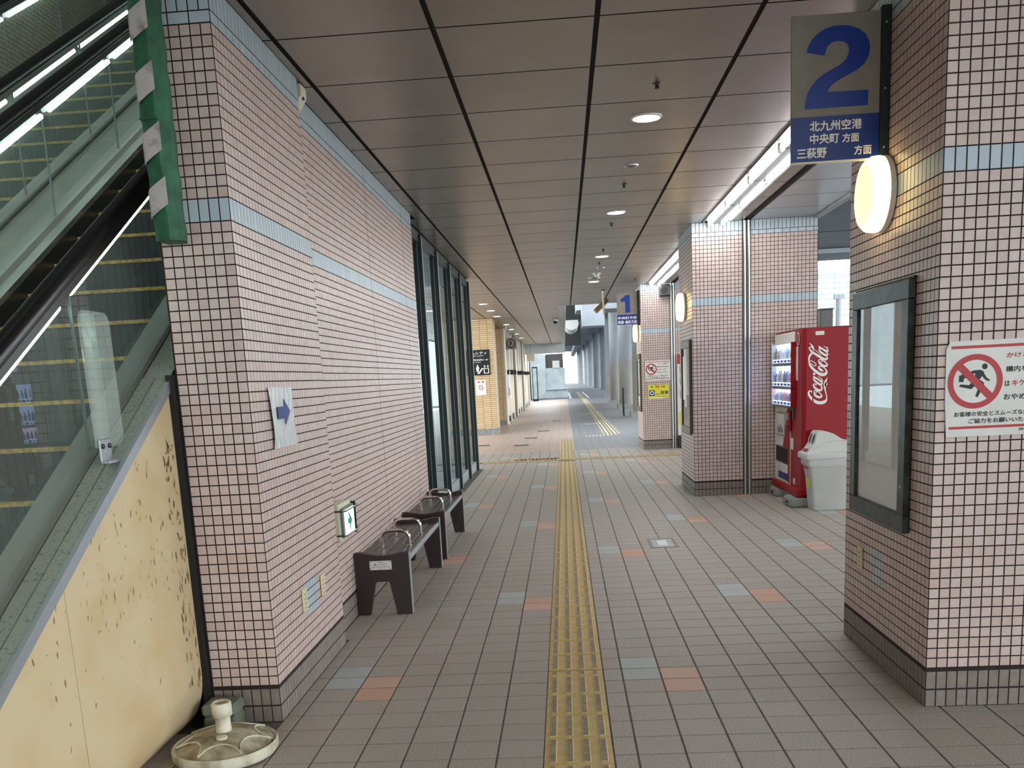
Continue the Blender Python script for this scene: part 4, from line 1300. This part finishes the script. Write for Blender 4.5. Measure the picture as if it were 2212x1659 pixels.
# ------------------------------------------------------------------ vending machine
vm = thing('vending_machine', (3.15, 12.15, 0.12), 'red drink vending machine with white script lettering on its side', 'vending machine')
VX, VY0, VY1, VZ0, VZ1 = 2.77, 11.445, 12.88, 0.145, 2.09
m = MB()
out = [(VX + 0.02, VY0 + 0.06), (VX + 0.06, VY0), (3.55, VY0), (3.55, VY1), (VX + 0.02, VY1)]
m.prism(out, lambda a, b, t: Vector((a, b, t)), VZ0, VZ1)
m.build('cabinet', 'coke_red', vm)
fbox('door_seam', 'coke_dark', vm, VX + 0.13, VX + 0.145, VY0 - 0.0015, VY0 + 0.001, VZ0 + 0.05, VZ1)
fbox('kick_plate', 'coke_red', vm, VX - 0.03, VX + 0.06, VY0 + 0.03, VY1, 0.115, 0.215, b=0.012)
fbox('top_cap', 'coke_dark', vm, VX + 0.03, 3.55, VY0 + 0.01, VY1, VZ1, VZ1 + 0.012)
def front(name, mm, y0, y1, z0, z1, x0, x1, b=0.0):      # y measured on the front plane; x0..x1 in front (-) of VX+0.02
    return fbox(name, mm, vm, VX + 0.02 + x0, VX + 0.02 + x1, y0, y1, z0, z1, b=b)
front('header', 'white_paint', 11.80, 12.86, 1.955, 2.075, -0.02, 0.0, b=0.006)
wins = ((1.715, 1.945), (1.43, 1.675), (1.20, 1.39))
for nm, cc in (('drink_red', 'd88a92'), ('drink_green', '9fc7b4'), ('drink_amber', 'c9ab90'), ('drink_white', 'e8ecf4'), ('drink_blue', '9fb4e6'), ('drink_dark', '7a6d78')):
    mat(nm, cc, 0.35)
bcol = ['drink_red', 'drink_green', 'drink_amber', 'drink_white', 'drink_blue', 'drink_blue', 'drink_dark', 'drink_white']
rv = random.Random(3)
for wi, (z0, z1) in enumerate(wins):
    w = front('display_window', 'vend_pink' if wi == 2 else 'vend_lit', 11.80, 12.84, z0, z1, -0.004, 0.0)
    front('window_frame', 'white_paint', 11.80, 12.84, z1, z1 + 0.012, -0.05, 0.0)
    front('window_frame', 'white_paint', 12.84, 12.858, z0 - 0.02, z1 + 0.012, -0.06, 0.0)
    front('window_frame', 'coke_red', 11.785, 11.80, z0 - 0.02, z1 + 0.012, -0.06, 0.0)
    front('display_pane', 'glass_clear', 11.801, 12.839, z0 + 0.044, z1, -0.058, -0.056)
    n = 11
    for i in range(n):
        y = 11.86 + (12.80 - 11.86) * i / (n - 1)
        hh = (z1 - z0) * rv.uniform(0.42, 0.62)
        bb = z0 + 0.045
        MB().lathe((VX - 0.012, y, bb), [(0.018, 0.0), (0.02, 0.01), (0.02, hh * 0.6), (0.009, hh * 0.82), (0.009, hh), (0.007, hh)], 10).build('sample_bottle', rv.choice(bcol), vm, smooth=True)
        front('button', 'sign_blue' if i % 2 else 'ink_white', y - 0.03, y + 0.03, z0 + 0.005, z0 + 0.035, -0.055, -0.045, b=0.003)
    front('button_rail', 'vend_lit', 11.80, 12.84, z0, z0 + 0.042, -0.046, -0.006)
    front('price_rail', 'steel_dark', 11.80, 12.84, z0 - 0.022, z0 - 0.002, -0.052, 0.0)
    for i in range(14):
        y = 11.83 + 0.076 * i
        front('selector', 'zinc', y, y + 0.045, z0 - 0.02, z0 - 0.006, -0.058, -0.052)
front('white_front', 'white_paint', 12.02, 12.86, 0.20, 1.165, -0.012, 0.0, b=0.005)
flat('red_sweep', 'coke_red', vm, [(12.02, 1.165), (12.15, 1.165), (12.3, 0.85), (12.43, 0.62), (12.43, 0.30), (12.02, 0.22)], (VX + 0.007, 0, 0), Y, Z, -X)
front('poster_pocket', 'zinc', 12.28, 12.72, 0.80, 1.10, -0.022, -0.012)
front('poster', 'sign_white', 12.30, 12.70, 0.82, 1.08, -0.025, -0.022)
for i in range(5):
    y = 12.36 + 0.065 * i
    front('poster_item', ('ink_black', 'bronze', 'sign_blue', 'ink_black', 'steel_dark')[i], y, y + 0.03, 0.84, 0.90 + 0.02 * (i % 3), -0.027, -0.025)
front('coin_panel', 'coke_red', 11.98, 12.16, 0.88, 1.14, -0.03, 0.0, b=0.02)
front('coin_slot', 'steel', 12.03, 12.09, 1.02, 1.10, -0.036, -0.03)
front('return_lever', 'steel_dark', 12.03, 12.10, 0.92, 0.95, -0.045, -0.03)
front('price_label', 'sign_white', 11.89, 12.01, 0.66, 0.80, -0.006, 0.0)
front('sticker', 'sign_white', 11.68, 11.78, 1.50, 1.90, -0.002, 0.0)
front('sticker', 'sign_white', 11.68, 11.78, 1.66, 1.72, -0.004, -0.002)
front('bill_slot', 'steel_dark', 11.83, 11.92, 1.02, 1.28, -0.014, 0.0, b=0.004)
front('sticker', 'sign_white', 11.80, 11.88, 0.24, 0.31, -0.004, 0.0)
front('chute_frame', 'steel_dark', 12.13, 12.78, 0.455, 0.665, -0.018, -0.012)
front('chute_flap', 'black', 12.16, 12.75, 0.475, 0.645, -0.021, -0.018)
front('lower_poster', 'sign_white', 12.12, 12.64, 0.34, 0.45, -0.018, -0.012)
front('lower_band', 'sign_blue', 12.12, 12.64, 0.25, 0.335, -0.018, -0.012)
MB().lathe((VX + 0.018, 11.64, 1.985), [(0.075, 0), (0.075, -0.004), (0.068, -0.006)], 24, axis='X').build('emblem', 'coke_red', vm)
ringmesh('emblem_ring', 'ink_white', vm, 0, 0, 0.062, 0.075, (VX + 0.016, 11.64, 1.985), Y, Z, -X, lift=0.008, n=28)
fbox('sticker', 'sign_white', vm, 2.93, 3.03, VY0 - 0.002, VY0, 2.01, 2.055)
for i in range(4):
    fbox('leveling_foot', 'steel_dark', vm, (2.84, 3.45)[i % 2], (2.9, 3.51)[i % 2], (11.55, 12.7)[i // 2], (11.61, 12.76)[i // 2], 0.118, 0.146)
# white script logo on the side, ribbons of varying width lying on the red panel
LOGO = [
 [(200,1312,10),(205,1290,22),(185,1272,26),(150,1275,28),(132,1305,34),(140,1360,42),(185,1430,50),(260,1500,58),(350,1548,64),(445,1552,66),(525,1525,58),(562,1475,32),(567,1400,20),(553,1330,20),(538,1270,22),(524,1215,30),(522,1160,44),(528,1090,54),(542,1040,44),(562,990,22),(592,938,5)],
 [(249,1295,26),(270,1345,38),(320,1395,46),(385,1420,46),(440,1402,38),(442,1365,26),(400,1318,20),(340,1278,18),(285,1262,20),(252,1275,24),(249,1295,26)],
 [(262,1290,12),(290,1318,14),(318,1305,14),(330,1278,12)],
 [(305,1140,16),(312,1118,20),(285,1100,20),(252,1110,24),(252,1145,32),(285,1195,42),(345,1238,48),(410,1255,44),(450,1225,32),(446,1180,28),(430,1130,26)],
 [(250,965,24),(275,1015,36),(340,1072,44),(415,1112,40),(455,1095,30),(435,1050,22),(380,1005,22),(310,965,22),(262,950,22),(250,965,24)],
 [(245,915,26),(300,952,32),(380,1000,36),(440,1040,34),(462,1022,24),(440,975,18),(400,940,14),(355,912,8)],
 [(262,832,44),(264,885,46)],
 [(490,795,6),(445,770,44),(395,735,44),(372,700,30),(400,672,20),(470,688,18),(535,740,22),(562,810,42),(525,865,58),(440,872,62),(340,822,58),(240,740,50),(172,660,42),(146,600,28),(155,555,16),(205,548,14),(265,580,16),(308,630,16),(295,662,16),(250,655,16),(200,620,14),(168,585,10)],
 [(142,570,22),(138,500,32),(155,435,38),(208,362,44)],
 [(372,550,20),(395,600,36),(465,652,46),(545,668,42),(575,630,30),(530,575,22),(460,532,18),(400,515,18),(372,530,20),(372,550,20)],
 [(385,560,10),(420,580,12),(450,560,12),(455,530,10)],
 [(148,118,4),(190,160,22),(225,210,36),(245,260,28),(240,300,14)],
 [(215,245,10),(180,218,14),(148,225,18),(155,268,26),(200,320,36),(280,375,42),(370,432,46),(460,485,50),(540,508,44),(580,482,30),(560,445,20),(520,420,14)],
 [(262,280,10),(320,312,12),(370,360,12),(430,420,12)],
 [(375,270,24),(400,315,34),(470,372,44),(545,408,40),(588,390,28),(560,342,20),(495,295,20),(430,258,20),(388,252,22),(375,270,24)],
 [(368,200,28),(430,240,32),(510,288,36),(575,318,34),(590,290,24),(565,245,16),(525,212,12),(480,188,6)],
 [(583,215,18),(588,238,18)],
]
def cw(a, b): return Vector((2.789 + 0.4765e-3 * a + 0.004e-3 * b, VY0, 1.987 - 0.0257e-3 * a - 0.4775e-3 * b))
lg = MB()
for si, st in enumerate(LOGO):
    P = catmull(st, 5)
    n = len(P)
    v = []
    lift = 0.0012 + 0.00015 * si
    for i, (a, b, w) in enumerate(P):
        a0, b0, _ = P[max(i - 1, 0)]; a1, b1, _ = P[min(i + 1, n - 1)]
        dx, dy = a1 - a0, b1 - b0
        L = math.hypot(dx, dy) or 1
        nx, ny = -dy / L * w * 0.6, dx / L * w * 0.6
        for q in (1, -1):
            v.append(cw(a + q * nx, b + q * ny) - Y * lift)
    lg.add(v, [(2 * i, 2 * i + 1, 2 * i + 3, 2 * i + 2) for i in range(n - 1)])
lg.add([cw(*p) - Y * 0.0012 for p in ((548, 1040), (592, 1106), (535, 1175), (515, 1110))], [(0, 1, 2, 3)])
lg.build('script_logo', 'ink_white', vm)

for i, (a, lb) in enumerate((((2.66, 3.2, 11.44, 11.86), 'concrete block with handle holes under the near end of the vending machine'), ((2.70, 3.2, 12.50, 12.88), 'concrete block under the far end of the vending machine'))):
    k = thing('concrete_block', ((a[0] + a[1]) / 2, (a[2] + a[3]) / 2, 0), lb, 'concrete block')
    fbox('block', 'concrete', k, *a, 0.0, 0.115, b=0.02)
    fbox('hand_hole', 'black', k, a[0] - 0.001, a[0] + 0.004, (a[2] + a[3]) / 2 - 0.07, (a[2] + a[3]) / 2 + 0.07, 0.035, 0.065, b=0.002)
    MB().tube([(a[0] - 0.006, (a[2] + a[3]) / 2 + q, 0.05 + 0.02 * math.sin((q + 0.06) / 0.12 * math.pi)) for q in (-0.06, -0.03, 0, 0.03, 0.06)], 0.006, 6).build('handle', 'steel_dark', k)

# recycling bin
rb = thing('recycling_bin', (3.08, 11.26, 0), 'grey plastic recycling bin with round holes in its lid before the vending machine', 'bin')
def loft(name, mm, secs, smooth=False, cap=True):
    v = []; f = []
    n = 0
    for x0, x1, y0, y1, z, r in secs:
        pts = arc(x1 - r, y1 - r, r, 0, math.pi / 2, 3) + arc(x0 + r, y1 - r, r, math.pi / 2, math.pi, 3) + arc(x0 + r, y0 + r, r, math.pi, 1.5 * math.pi, 3) + arc(x1 - r, y0 + r, r, 1.5 * math.pi, 2 * math.pi, 3)
        n = len(pts)
        v += [(p, q, z) for p, q in pts]
    for i in range(len(secs) - 1):
        for k in range(n):
            f.append((i * n + k, i * n + (k + 1) % n, (i + 1) * n + (k + 1) % n, (i + 1) * n + k))
    f.append(tuple(reversed(range(n)))); f.append(tuple((len(secs) - 1) * n + k for k in range(n)))
    return MB().add(v, f).build(name, mm, rb, smooth=True)
loft('body', 'bin_grey', [(2.845, 3.33, 11.14, 11.40, 0.004, 0.03), (2.84, 3.335, 11.135, 11.405, 0.03, 0.035), (2.81, 3.36, 11.11, 11.415, 0.38, 0.035), (2.775, 3.39, 11.085, 11.425, 0.58, 0.035)])
loft('bag', 'bag_film', [(2.782, 3.385, 11.085, 11.425, 0.52, 0.03), (2.762, 3.40, 11.073, 11.432, 0.55, 0.03), (2.765, 3.398, 11.076, 11.43, 0.605, 0.03), (2.755, 3.405, 11.068, 11.436, 0.612, 0.03)])
loft('lid_rim', 'bin_lid', [(2.735, 3.42, 11.05, 11.44, 0.612, 0.03), (2.728, 3.425, 11.045, 11.442, 0.63, 0.03), (2.73, 3.423, 11.048, 11.44, 0.675, 0.03), (2.745, 3.41, 11.06, 11.43, 0.685, 0.03)])
prof = [(2.76, 0.685), (2.80, 0.72), (2.845, 0.79), (2.875, 0.90), (2.90, 0.925), (2.98, 0.92), (3.06, 0.89), (3.15, 0.83), (3.24, 0.80), (3.33, 0.76), (3.39, 0.69)]
MB().prism(prof, lambda a, b, t: Vector((a, t, b)), 11.10, 11.40).build('lid_hump', 'bin_lid', rb)
for yv in (11.10,):
    arcp = [(2.80, 0.688), (2.88, 0.74), (2.98, 0.80), (3.08, 0.822), (3.2, 0.81), (3.3, 0.775), (3.39, 0.70)]
    MB().tube([(a, yv - 0.004, b) for a, b in arcp], 0.008, 6).build('lid_rib', 'bin_lid', rb, smooth=True)
dirv = Vector((-0.95, 0, 0.31)).normalized()
upv = Vector((0.31, 0, 0.95)).normalized()
for yv in (11.18, 11.32):
    c = Vector((2.858, yv, 0.835))
    flat('throw_hole', 'black', rb, disc(0, 0, 0.052, 24, 0.062), c, Y, upv, dirv, lift=0.004)
    v = []
    MB().tube([c + dirv * 0.006 + Y * (0.056 * math.cos(k)) + upv * (0.066 * math.sin(k)) for k in [2 * math.pi * i / 24 for i in range(24)]], 0.006, 6, closed=True).build('hole_collar', 'bin_lid', rb, smooth=True)
flat('lid_label', 'ink_red', rb, [(-0.09, -0.02), (0.09, -0.02), (0.09, 0.02), (-0.09, 0.02)], Vector((2.78, 11.25, 0.705)), Y, Vector((0.7, 0, 0.7)), Vector((-0.7, 0, 0.7)), lift=0.004)
flat('warning_label', 'notice_yellow', rb, [(-0.09, -0.09), (0.05, -0.10), (0.06, 0.08), (-0.08, 0.09)], Vector((2.815, 11.26, 0.36)), Y, Z, -X, lift=0.004)
flat('brand_label', 'ink_red', rb, [(-0.10, -0.015), (0.08, -0.015), (0.08, 0.02), (-0.10, 0.02)], Vector((2.785, 11.25, 0.505)), Y, Z, -X, lift=0.004)

# ------------------------------------------------------------------ far left: shop piers
yc = thing('brick_pier', (-2.6, 30.5, 0), 'cream brick corner pier carrying a black sign', 'pier')
fbox('pier_shaft', 'brick_cream', yc, -3.6, -2.12, 29.9, 30.9, 0.19, CH - 0.005)
fbox('pier_plinth', 'concrete', yc, -3.6, -2.115, 29.89, 30.91, 0.0, 0.19)
bs = thing('direction_sign', (-2.55, 29.88, 2.2), 'black direction sign with white lettering and escalator pictograms', 'sign')
fbox('panel', 'black', bs, -2.98, -2.262, 29.87, 29.895, 1.84, 2.615)
for tx, u, v, hh, ww in (('コムシティ', -2.95, 2.47, 0.085, 0.60), ('COM CITY', -2.92, 2.41, 0.035, 0.48), ('八幡西区役所4ー6F', -2.96, 2.28, 0.06, 0.65), ('ーーーー ーーー', -2.96, 2.23, 0.012, 0.42)):
    text('lettering', tx, 'ink_white', bs, (u, 29.87, v), X, Z, height=hh, width=ww, n=-Y, bold=0.012)
flat('lift_mark', 'ink_white', bs, [(-2.46, 1.89), (-2.30, 1.89), (-2.30, 2.05), (-2.46, 2.05)], (0, 29.87, 0), X, Z, -Y)
flat('lift_mark', 'black', bs, [(-2.435, 1.91), (-2.325, 1.91), (-2.325, 2.03), (-2.435, 2.03)], (0, 29.87, 0), X, Z, -Y, lift=0.003)
flat('arrow_mark', 'ink_white', bs, [(-2.44, 2.06), (-2.42, 2.06), (-2.42, 2.10), (-2.395, 2.10), (-2.43, 2.15), (-2.465, 2.10), (-2.44, 2.10)], (0, 29.87, 0), X, Z, -Y)
flat('arrow_mark', 'ink_white', bs, [(-2.34, 2.15), (-2.32, 2.15), (-2.32, 2.11), (-2.295, 2.11), (-2.33, 2.06), (-2.365, 2.11), (-2.34, 2.11)], (0, 29.87, 0), X, Z, -Y)
flat('escalator_mark', 'ink_white', bs, [(-2.66, 1.89), (-2.60, 1.89), (-2.50, 2.02), (-2.47, 2.03), (-2.47, 2.06), (-2.53, 2.05), (-2.61, 1.94), (-2.66, 1.93)], (0, 29.87, 0), X, Z, -Y)
flat('figure_mark', 'ink_white', bs, [(-2.68, 1.95), (-2.62, 1.95), (-2.60, 2.08), (-2.63, 2.12), (-2.67, 2.12), (-2.70, 2.06)], (0, 29.87, 0), X, Z, -Y, lift=0.002)
flat('figure_mark', 'ink_white', bs, disc(-2.65, 2.145, 0.022, 14), (0, 29.87, 0), X, Z, -Y)
ns = thing('poster', (-2.57, 29.88, 1.45), 'white no-smoking poster below the black direction sign', 'poster')
fbox('sheet', 'paper', ns, -2.74, -2.42, 29.885, 29.897, 1.24, 1.70)
ringmesh('smoking_ring', 'ink_red', ns, 0, 0, 0.06, 0.075, (-2.58, 29.885, 1.47), X, Z, -Y, lift=0.002, n=24)
flat('smoking_bar', 'ink_red', ns, [(-2.63, 1.505), (-2.62, 1.515), (-2.53, 1.435), (-2.54, 1.425)], (0, 29.885, 0), X, Z, -Y, lift=0.002)
text('lettering', '禁 煙', 'ink_red', ns, (-2.69, 29.885, 1.61), X, Z, height=0.055, width=0.22, n=-Y, bold=0.02)

for i, y in enumerate((35.9, 43.95, 51.97, 60.0)):
    p = thing('brick_pier', (-2.5, y, 0), ORD[i] + ' narrow brick pier between the far shopfronts', 'pier', 'brick piers between the far shopfronts')
    fbox('pier_shaft', 'brick_cream' if i == 0 else 'brick_cream_shaded', p, -3.6, -2.19, y, y + 0.75, 0.17, CH - 0.005)
    fbox('pier_plinth', 'concrete', p, -3.6, -2.185, y - 0.01, y + 0.76, 0.0, 0.17)
    fbox('edge_cover', 'white_paint', p, -2.188, -2.14, y + 0.05, y + 0.7, 0.0, CH - 0.01)
for i, y in enumerate((39.2, 41.6, 47.3, 49.7, 55.4, 57.8)):
    p = thing('shop_frame', (-2.4, y, 0), ORD[i] + ' white steel shopfront frame along the far walkway', 'shopfront', 'white shopfront frames')
    fbox('post', 'white_paint', p, -2.36, -2.17, y, y + 0.35, 0.0, CH - 0.01)
    fbox('post', 'white_paint', p, -2.36, -2.2, y + 0.42, y + 0.55, 0.0, CH - 0.01)
    fbox('lit_pane', 'shop_lit', p, -2.40, -2.38, y - 1.8, y, 0.25, 2.3)
    fbox('lower_box', 'steel_dark', p, -2.36, -2.2, y - 0.6, y - 0.05, 0.0, 0.22)
    fbox('bracket_box', 'black', p, -2.30, -2.02, y - 0.25, y, 1.86, 2.04)
sw = MB().box(-3.75, -3.62, 30.0, 70, 0, CH).build('wall_shops', 'white_panel')
tag(sw, 'plain recessed wall behind the far shopfronts', kind='structure')
po = thing('poster_stand', (-2.1, 38.2, 0), 'white poster board with a red patch beside the first far pier', 'poster')
fbox('board', 'paper', po, -2.17, -2.13, 37.0, 38.6, 0.95, 1.85)
fbox('red_patch', 'ink_red', po, -2.129, -2.126, 37.1, 37.9, 1.05, 1.35)
fbox('post', 'white_paint', po, -2.16, -2.13, 38.61, 38.68, 0.0, 2.0)
rs = thing('round_logo_sign', (-1.8, 34, 2.9), 'square grey hanging sign with a dark ring emblem over the shopfronts', 'sign')
fbox('panel', 'sign_grey', rs, -1.995, -1.60, 34.0, 34.08, 2.70, 3.11)
ringmesh('emblem_ring', 'ink_black', rs, 0, 0, 0.125, 0.16, (-1.80, 34.0, 2.905), X, Z, -Y, lift=0.002, n=30)
flat('emblem_mark', 'ink_black', rs, [(-1.86, 2.85), (-1.80, 2.84), (-1.78, 2.90), (-1.74, 2.93), (-1.79, 2.97), (-1.80, 3.01), (-1.83, 2.98), (-1.82, 2.92)], (0, 34.0, 0), X, Z, -Y)
for x in (-1.95, -1.65):
    fbox('hanger', 'zinc', rs, x - 0.01, x + 0.01, 34.03, 34.05, 3.11, CH)
bsq = thing('blank_sign', (-1.7, 56, 2.7), 'blank cream square hanging sign near the end of the walkway', 'sign')
fbox('panel', 'cream_paint', bsq, -2.05, -1.62, 55.0, 55.1, 2.60, 3.05)
fbox('hanger', 'zinc', bsq, -1.85, -1.82, 55.03, 55.06, 3.05, CH)
gt = thing('doorway', (-2.0, 69.4, 0), 'dark grey rectangular door frame at the end of the walkway', 'frame')
fbox('post', 'dark_frame', gt, -1.93, -1.86, 69.1, 69.2, 0.0, 2.42)
fbox('post', 'dark_frame', gt, -2.25, -2.2, 69.1, 69.2, 0.0, 2.42)
fbox('lintel', 'dark_frame', gt, -2.25, -1.86, 69.1, 69.2, 2.32, 2.42)
fbox('sill', 'dark_frame', gt, -2.25, -1.86, 69.1, 69.2, 0.0, 0.12)

# concrete stair block and beam at the end
cb = thing('stair_block', (-0.9, 80, 0), 'pale concrete stair block closing the end of the walkway', 'building')
fbox('left_wall', 'concrete_pale', cb, -2.6, -1.45, 76.1, 90, 0.0, 3.4)
fbox('parapet', 'concrete_pale', cb, -1.45, 0.12, 77.0, 88, 0.6, 2.35)
fbox('base', 'concrete_pale', cb, -1.45, 0.32, 76.6, 88, -0.05, 0.62)
fbox('dark_recess', 'steel_dark', cb, -1.45, -0.0, 80.0, 80.2, 2.3, 3.5)
fbox('notice', 'white_paint', cb, -0.85, -0.3, 76.9, 77.0, 2.35, 2.9)
fbox('ledge', 'concrete', cb, -1.45, 0.25, 76.5, 76.6, 0.6, 0.66)
bm = thing('concrete_beam', (-0.9, 56.5, 3.4), 'rough pale concrete beam across the end of the ceiling', 'beam')
fbox('beam', 'concrete_pale', bm, -2.3, 0.14, 56.0, 57.0, 3.02, 3.62)

# ------------------------------------------------------------------ far right: pillars, beams, railing
def pillar(x, y, r, h, i):
    p = thing('round_pillar', (x, y, 0), '%s round grey concrete pillar beyond the number 1 column' % ORD[i], 'pillar', 'row of round pillars under the viaduct')
    MB().lathe((x, y, 0), [(r, 0.0), (r, h)], 28).build('shaft', 'pillar_blue', p, smooth=True)
    if i < 4:
        fbox('plinth', 'concrete', p, x - r - 0.12, x + r + 0.12, y - r - 0.12, y + r + 0.12, 0.0, 0.22)
        MB().lathe((x, y, 0), [(r + 0.012, 0.22), (r + 0.012, 2.3)], 28).build('sleeve', 'pillar_sleeve', p, smooth=True)
for i, (x, y, r, h) in enumerate(((3.0, 37.3, 0.36, 6.6), (2.98, 46.3, 0.34, 6.6), (2.9, 54.4, 0.30, 6.6), (3.45, 72, 0.33, 6.6), (4.5, 105, 0.5, 7.2), (4.3, 122, 0.55, 7.2), (4.1, 147, 0.55, 7.2), (3.9, 163, 0.5, 7.2), (3.3, 188, 0.6, 7.2))):
    pillar(x, y, r, h, i)
vd = thing('viaduct_beam', (3.5, 110, 6), 'dark underside and edge beam of the far viaduct', 'viaduct')
fbox('edge_beam', 'steel_beam', vd, 2.3, 2.9, 30.0, 34.0, 3.75, 5.2)
fbox('cross_beam', 'steel_beam', vd, 0.72, 1.5, 34.0, 35.6, 3.35, 4.1)
fbox('void_shade_panel', 'black', vd, 0.1, 0.98, 45.0, 45.2, 4.2, 5.1)  # black panel painted in for the shade of the open void
fbox('stair_underside', 'black', vd, 0.2, 1.35, 70.0, 70.3, 3.8, 5.2)
fbox('upper_beam', 'steel_beam', vd, 0.55, 3.3, 35.6, 38.0, 4.0, 5.4)
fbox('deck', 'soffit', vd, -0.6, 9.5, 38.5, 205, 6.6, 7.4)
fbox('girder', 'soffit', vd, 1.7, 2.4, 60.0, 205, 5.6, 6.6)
dc = thing('air_duct', (0.62, 60, 4.85), 'shiny round silver duct end under the far viaduct', 'duct')
MB().lathe((0.62, 60.0, 4.85), [(0.42, 0.0), (0.43, 0.4), (0.43, 6.0)], 28, axis='Y').build('duct_shell', 'steel', dc, smooth=True)
fbox('duct_hanger', 'zinc', dc, 0.57, 0.67, 60.5, 60.6, 5.27, 6.6)
rl = thing('railing', (2.2, 42, 0), 'short dark railing beside the nearest round pillar', 'railing')
for x in (2.33, 2.42):
    MB().tube([(x, 38.2 + (x - 2.33) * 20, 0), (x, 38.2 + (x - 2.33) * 20, 1.1)], 0.03, 8).build('post', 'dark_frame', rl, smooth=True)
for z in (0.55, 1.05):
    MB().tube([(2.33, 38.2, z), (2.42, 40.0, z)], 0.025, 8).build('rail', 'dark_frame', rl, smooth=True)
for i, (a, b) in enumerate(((0.72, 0.80), (1.75, 1.83))):
    l = thing('road_marking', (a, 80, 0), ('left' if i == 0 else 'right') + ' white edge line painted on the far asphalt', 'road marking')
    fbox('line', 'road_line', l, a + (-0.35 if i == 0 else 0), b + (-0.25 if i == 0 else 0.05), 72, 98, -0.019, -0.012)
cw_ = thing('road_marking', (1.5, 80, 0), 'worn tan guide band on the far asphalt', 'road marking')
fbox('band', 'tactile_worn', cw_, 1.15, 1.55, 71.6, 100, -0.019, -0.013)

# ------------------------------------------------------------------ bus bay side
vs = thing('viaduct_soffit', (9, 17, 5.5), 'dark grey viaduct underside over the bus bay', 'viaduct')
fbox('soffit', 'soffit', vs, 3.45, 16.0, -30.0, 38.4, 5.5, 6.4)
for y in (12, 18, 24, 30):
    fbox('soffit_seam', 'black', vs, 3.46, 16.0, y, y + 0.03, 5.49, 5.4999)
fbox('light_rail', 'zinc', vs, 3.5, 16.0, 34.3, 34.45, 5.36, 5.48)
ps = thing('steel_post', (4.3, 16.1, 0), 'dark grey square post standing behind the vending machine', 'post')
fbox('shaft', 'steel_dark', ps, 4.17, 4.375, 16.0, 16.2, -0.12, 2.53, b=0.01)
fbox('cap', 'steel_dark', ps, 4.16, 4.385, 15.99, 16.21, 2.53, 2.55)
fb = thing('office_building', (24, 62, 0), 'pale bright building with thin grid lines seen past the column', 'building')
fbox('wall', 'facade', fb, 10, 60, 62, 70, -0.12, 7.2)
for i in range(9):
    fbox('floor_line', 'facade_line', fb, 10, 60, 61.93, 61.995, 4.2 + 0.33 * i, 4.24 + 0.33 * i)
for i in range(16):
    fbox('mullion_line', 'facade_line', fb, 11 + 1.0 * i, 11.04 + 1.0 * i, 61.94, 61.996, 4.2, 7.0)
fbox('cornice', 'facade_band', fb, 10, 60, 61.9, 62, 7.0, 7.35)
fbox('lower_band', 'facade_band', fb, 10, 60, 61.9, 62, 3.0, 4.2)
lp = thing('street_lamp', (12.2, 44, 0), 'thin grey lamp post in front of the pale building', 'lamp post')
MB().tube([(12.25, 44, -0.12), (12.25, 44, 4.6)], 0.12, 8).build('pole', 'pillar_blue', lp, smooth=True)
fbox('head', 'steel_beam', lp, 12.05, 12.5, 43.9, 44.1, 4.4, 4.6)
fw = MB().box(-40, -2.75, 70.2, 130, -0.02, 14).build('wall_sky_block', 'concrete_pale')  # added mass that keeps sky light off the far left
tag(fw, 'added pale building mass blocking sky light behind the concrete stair block', kind='structure')
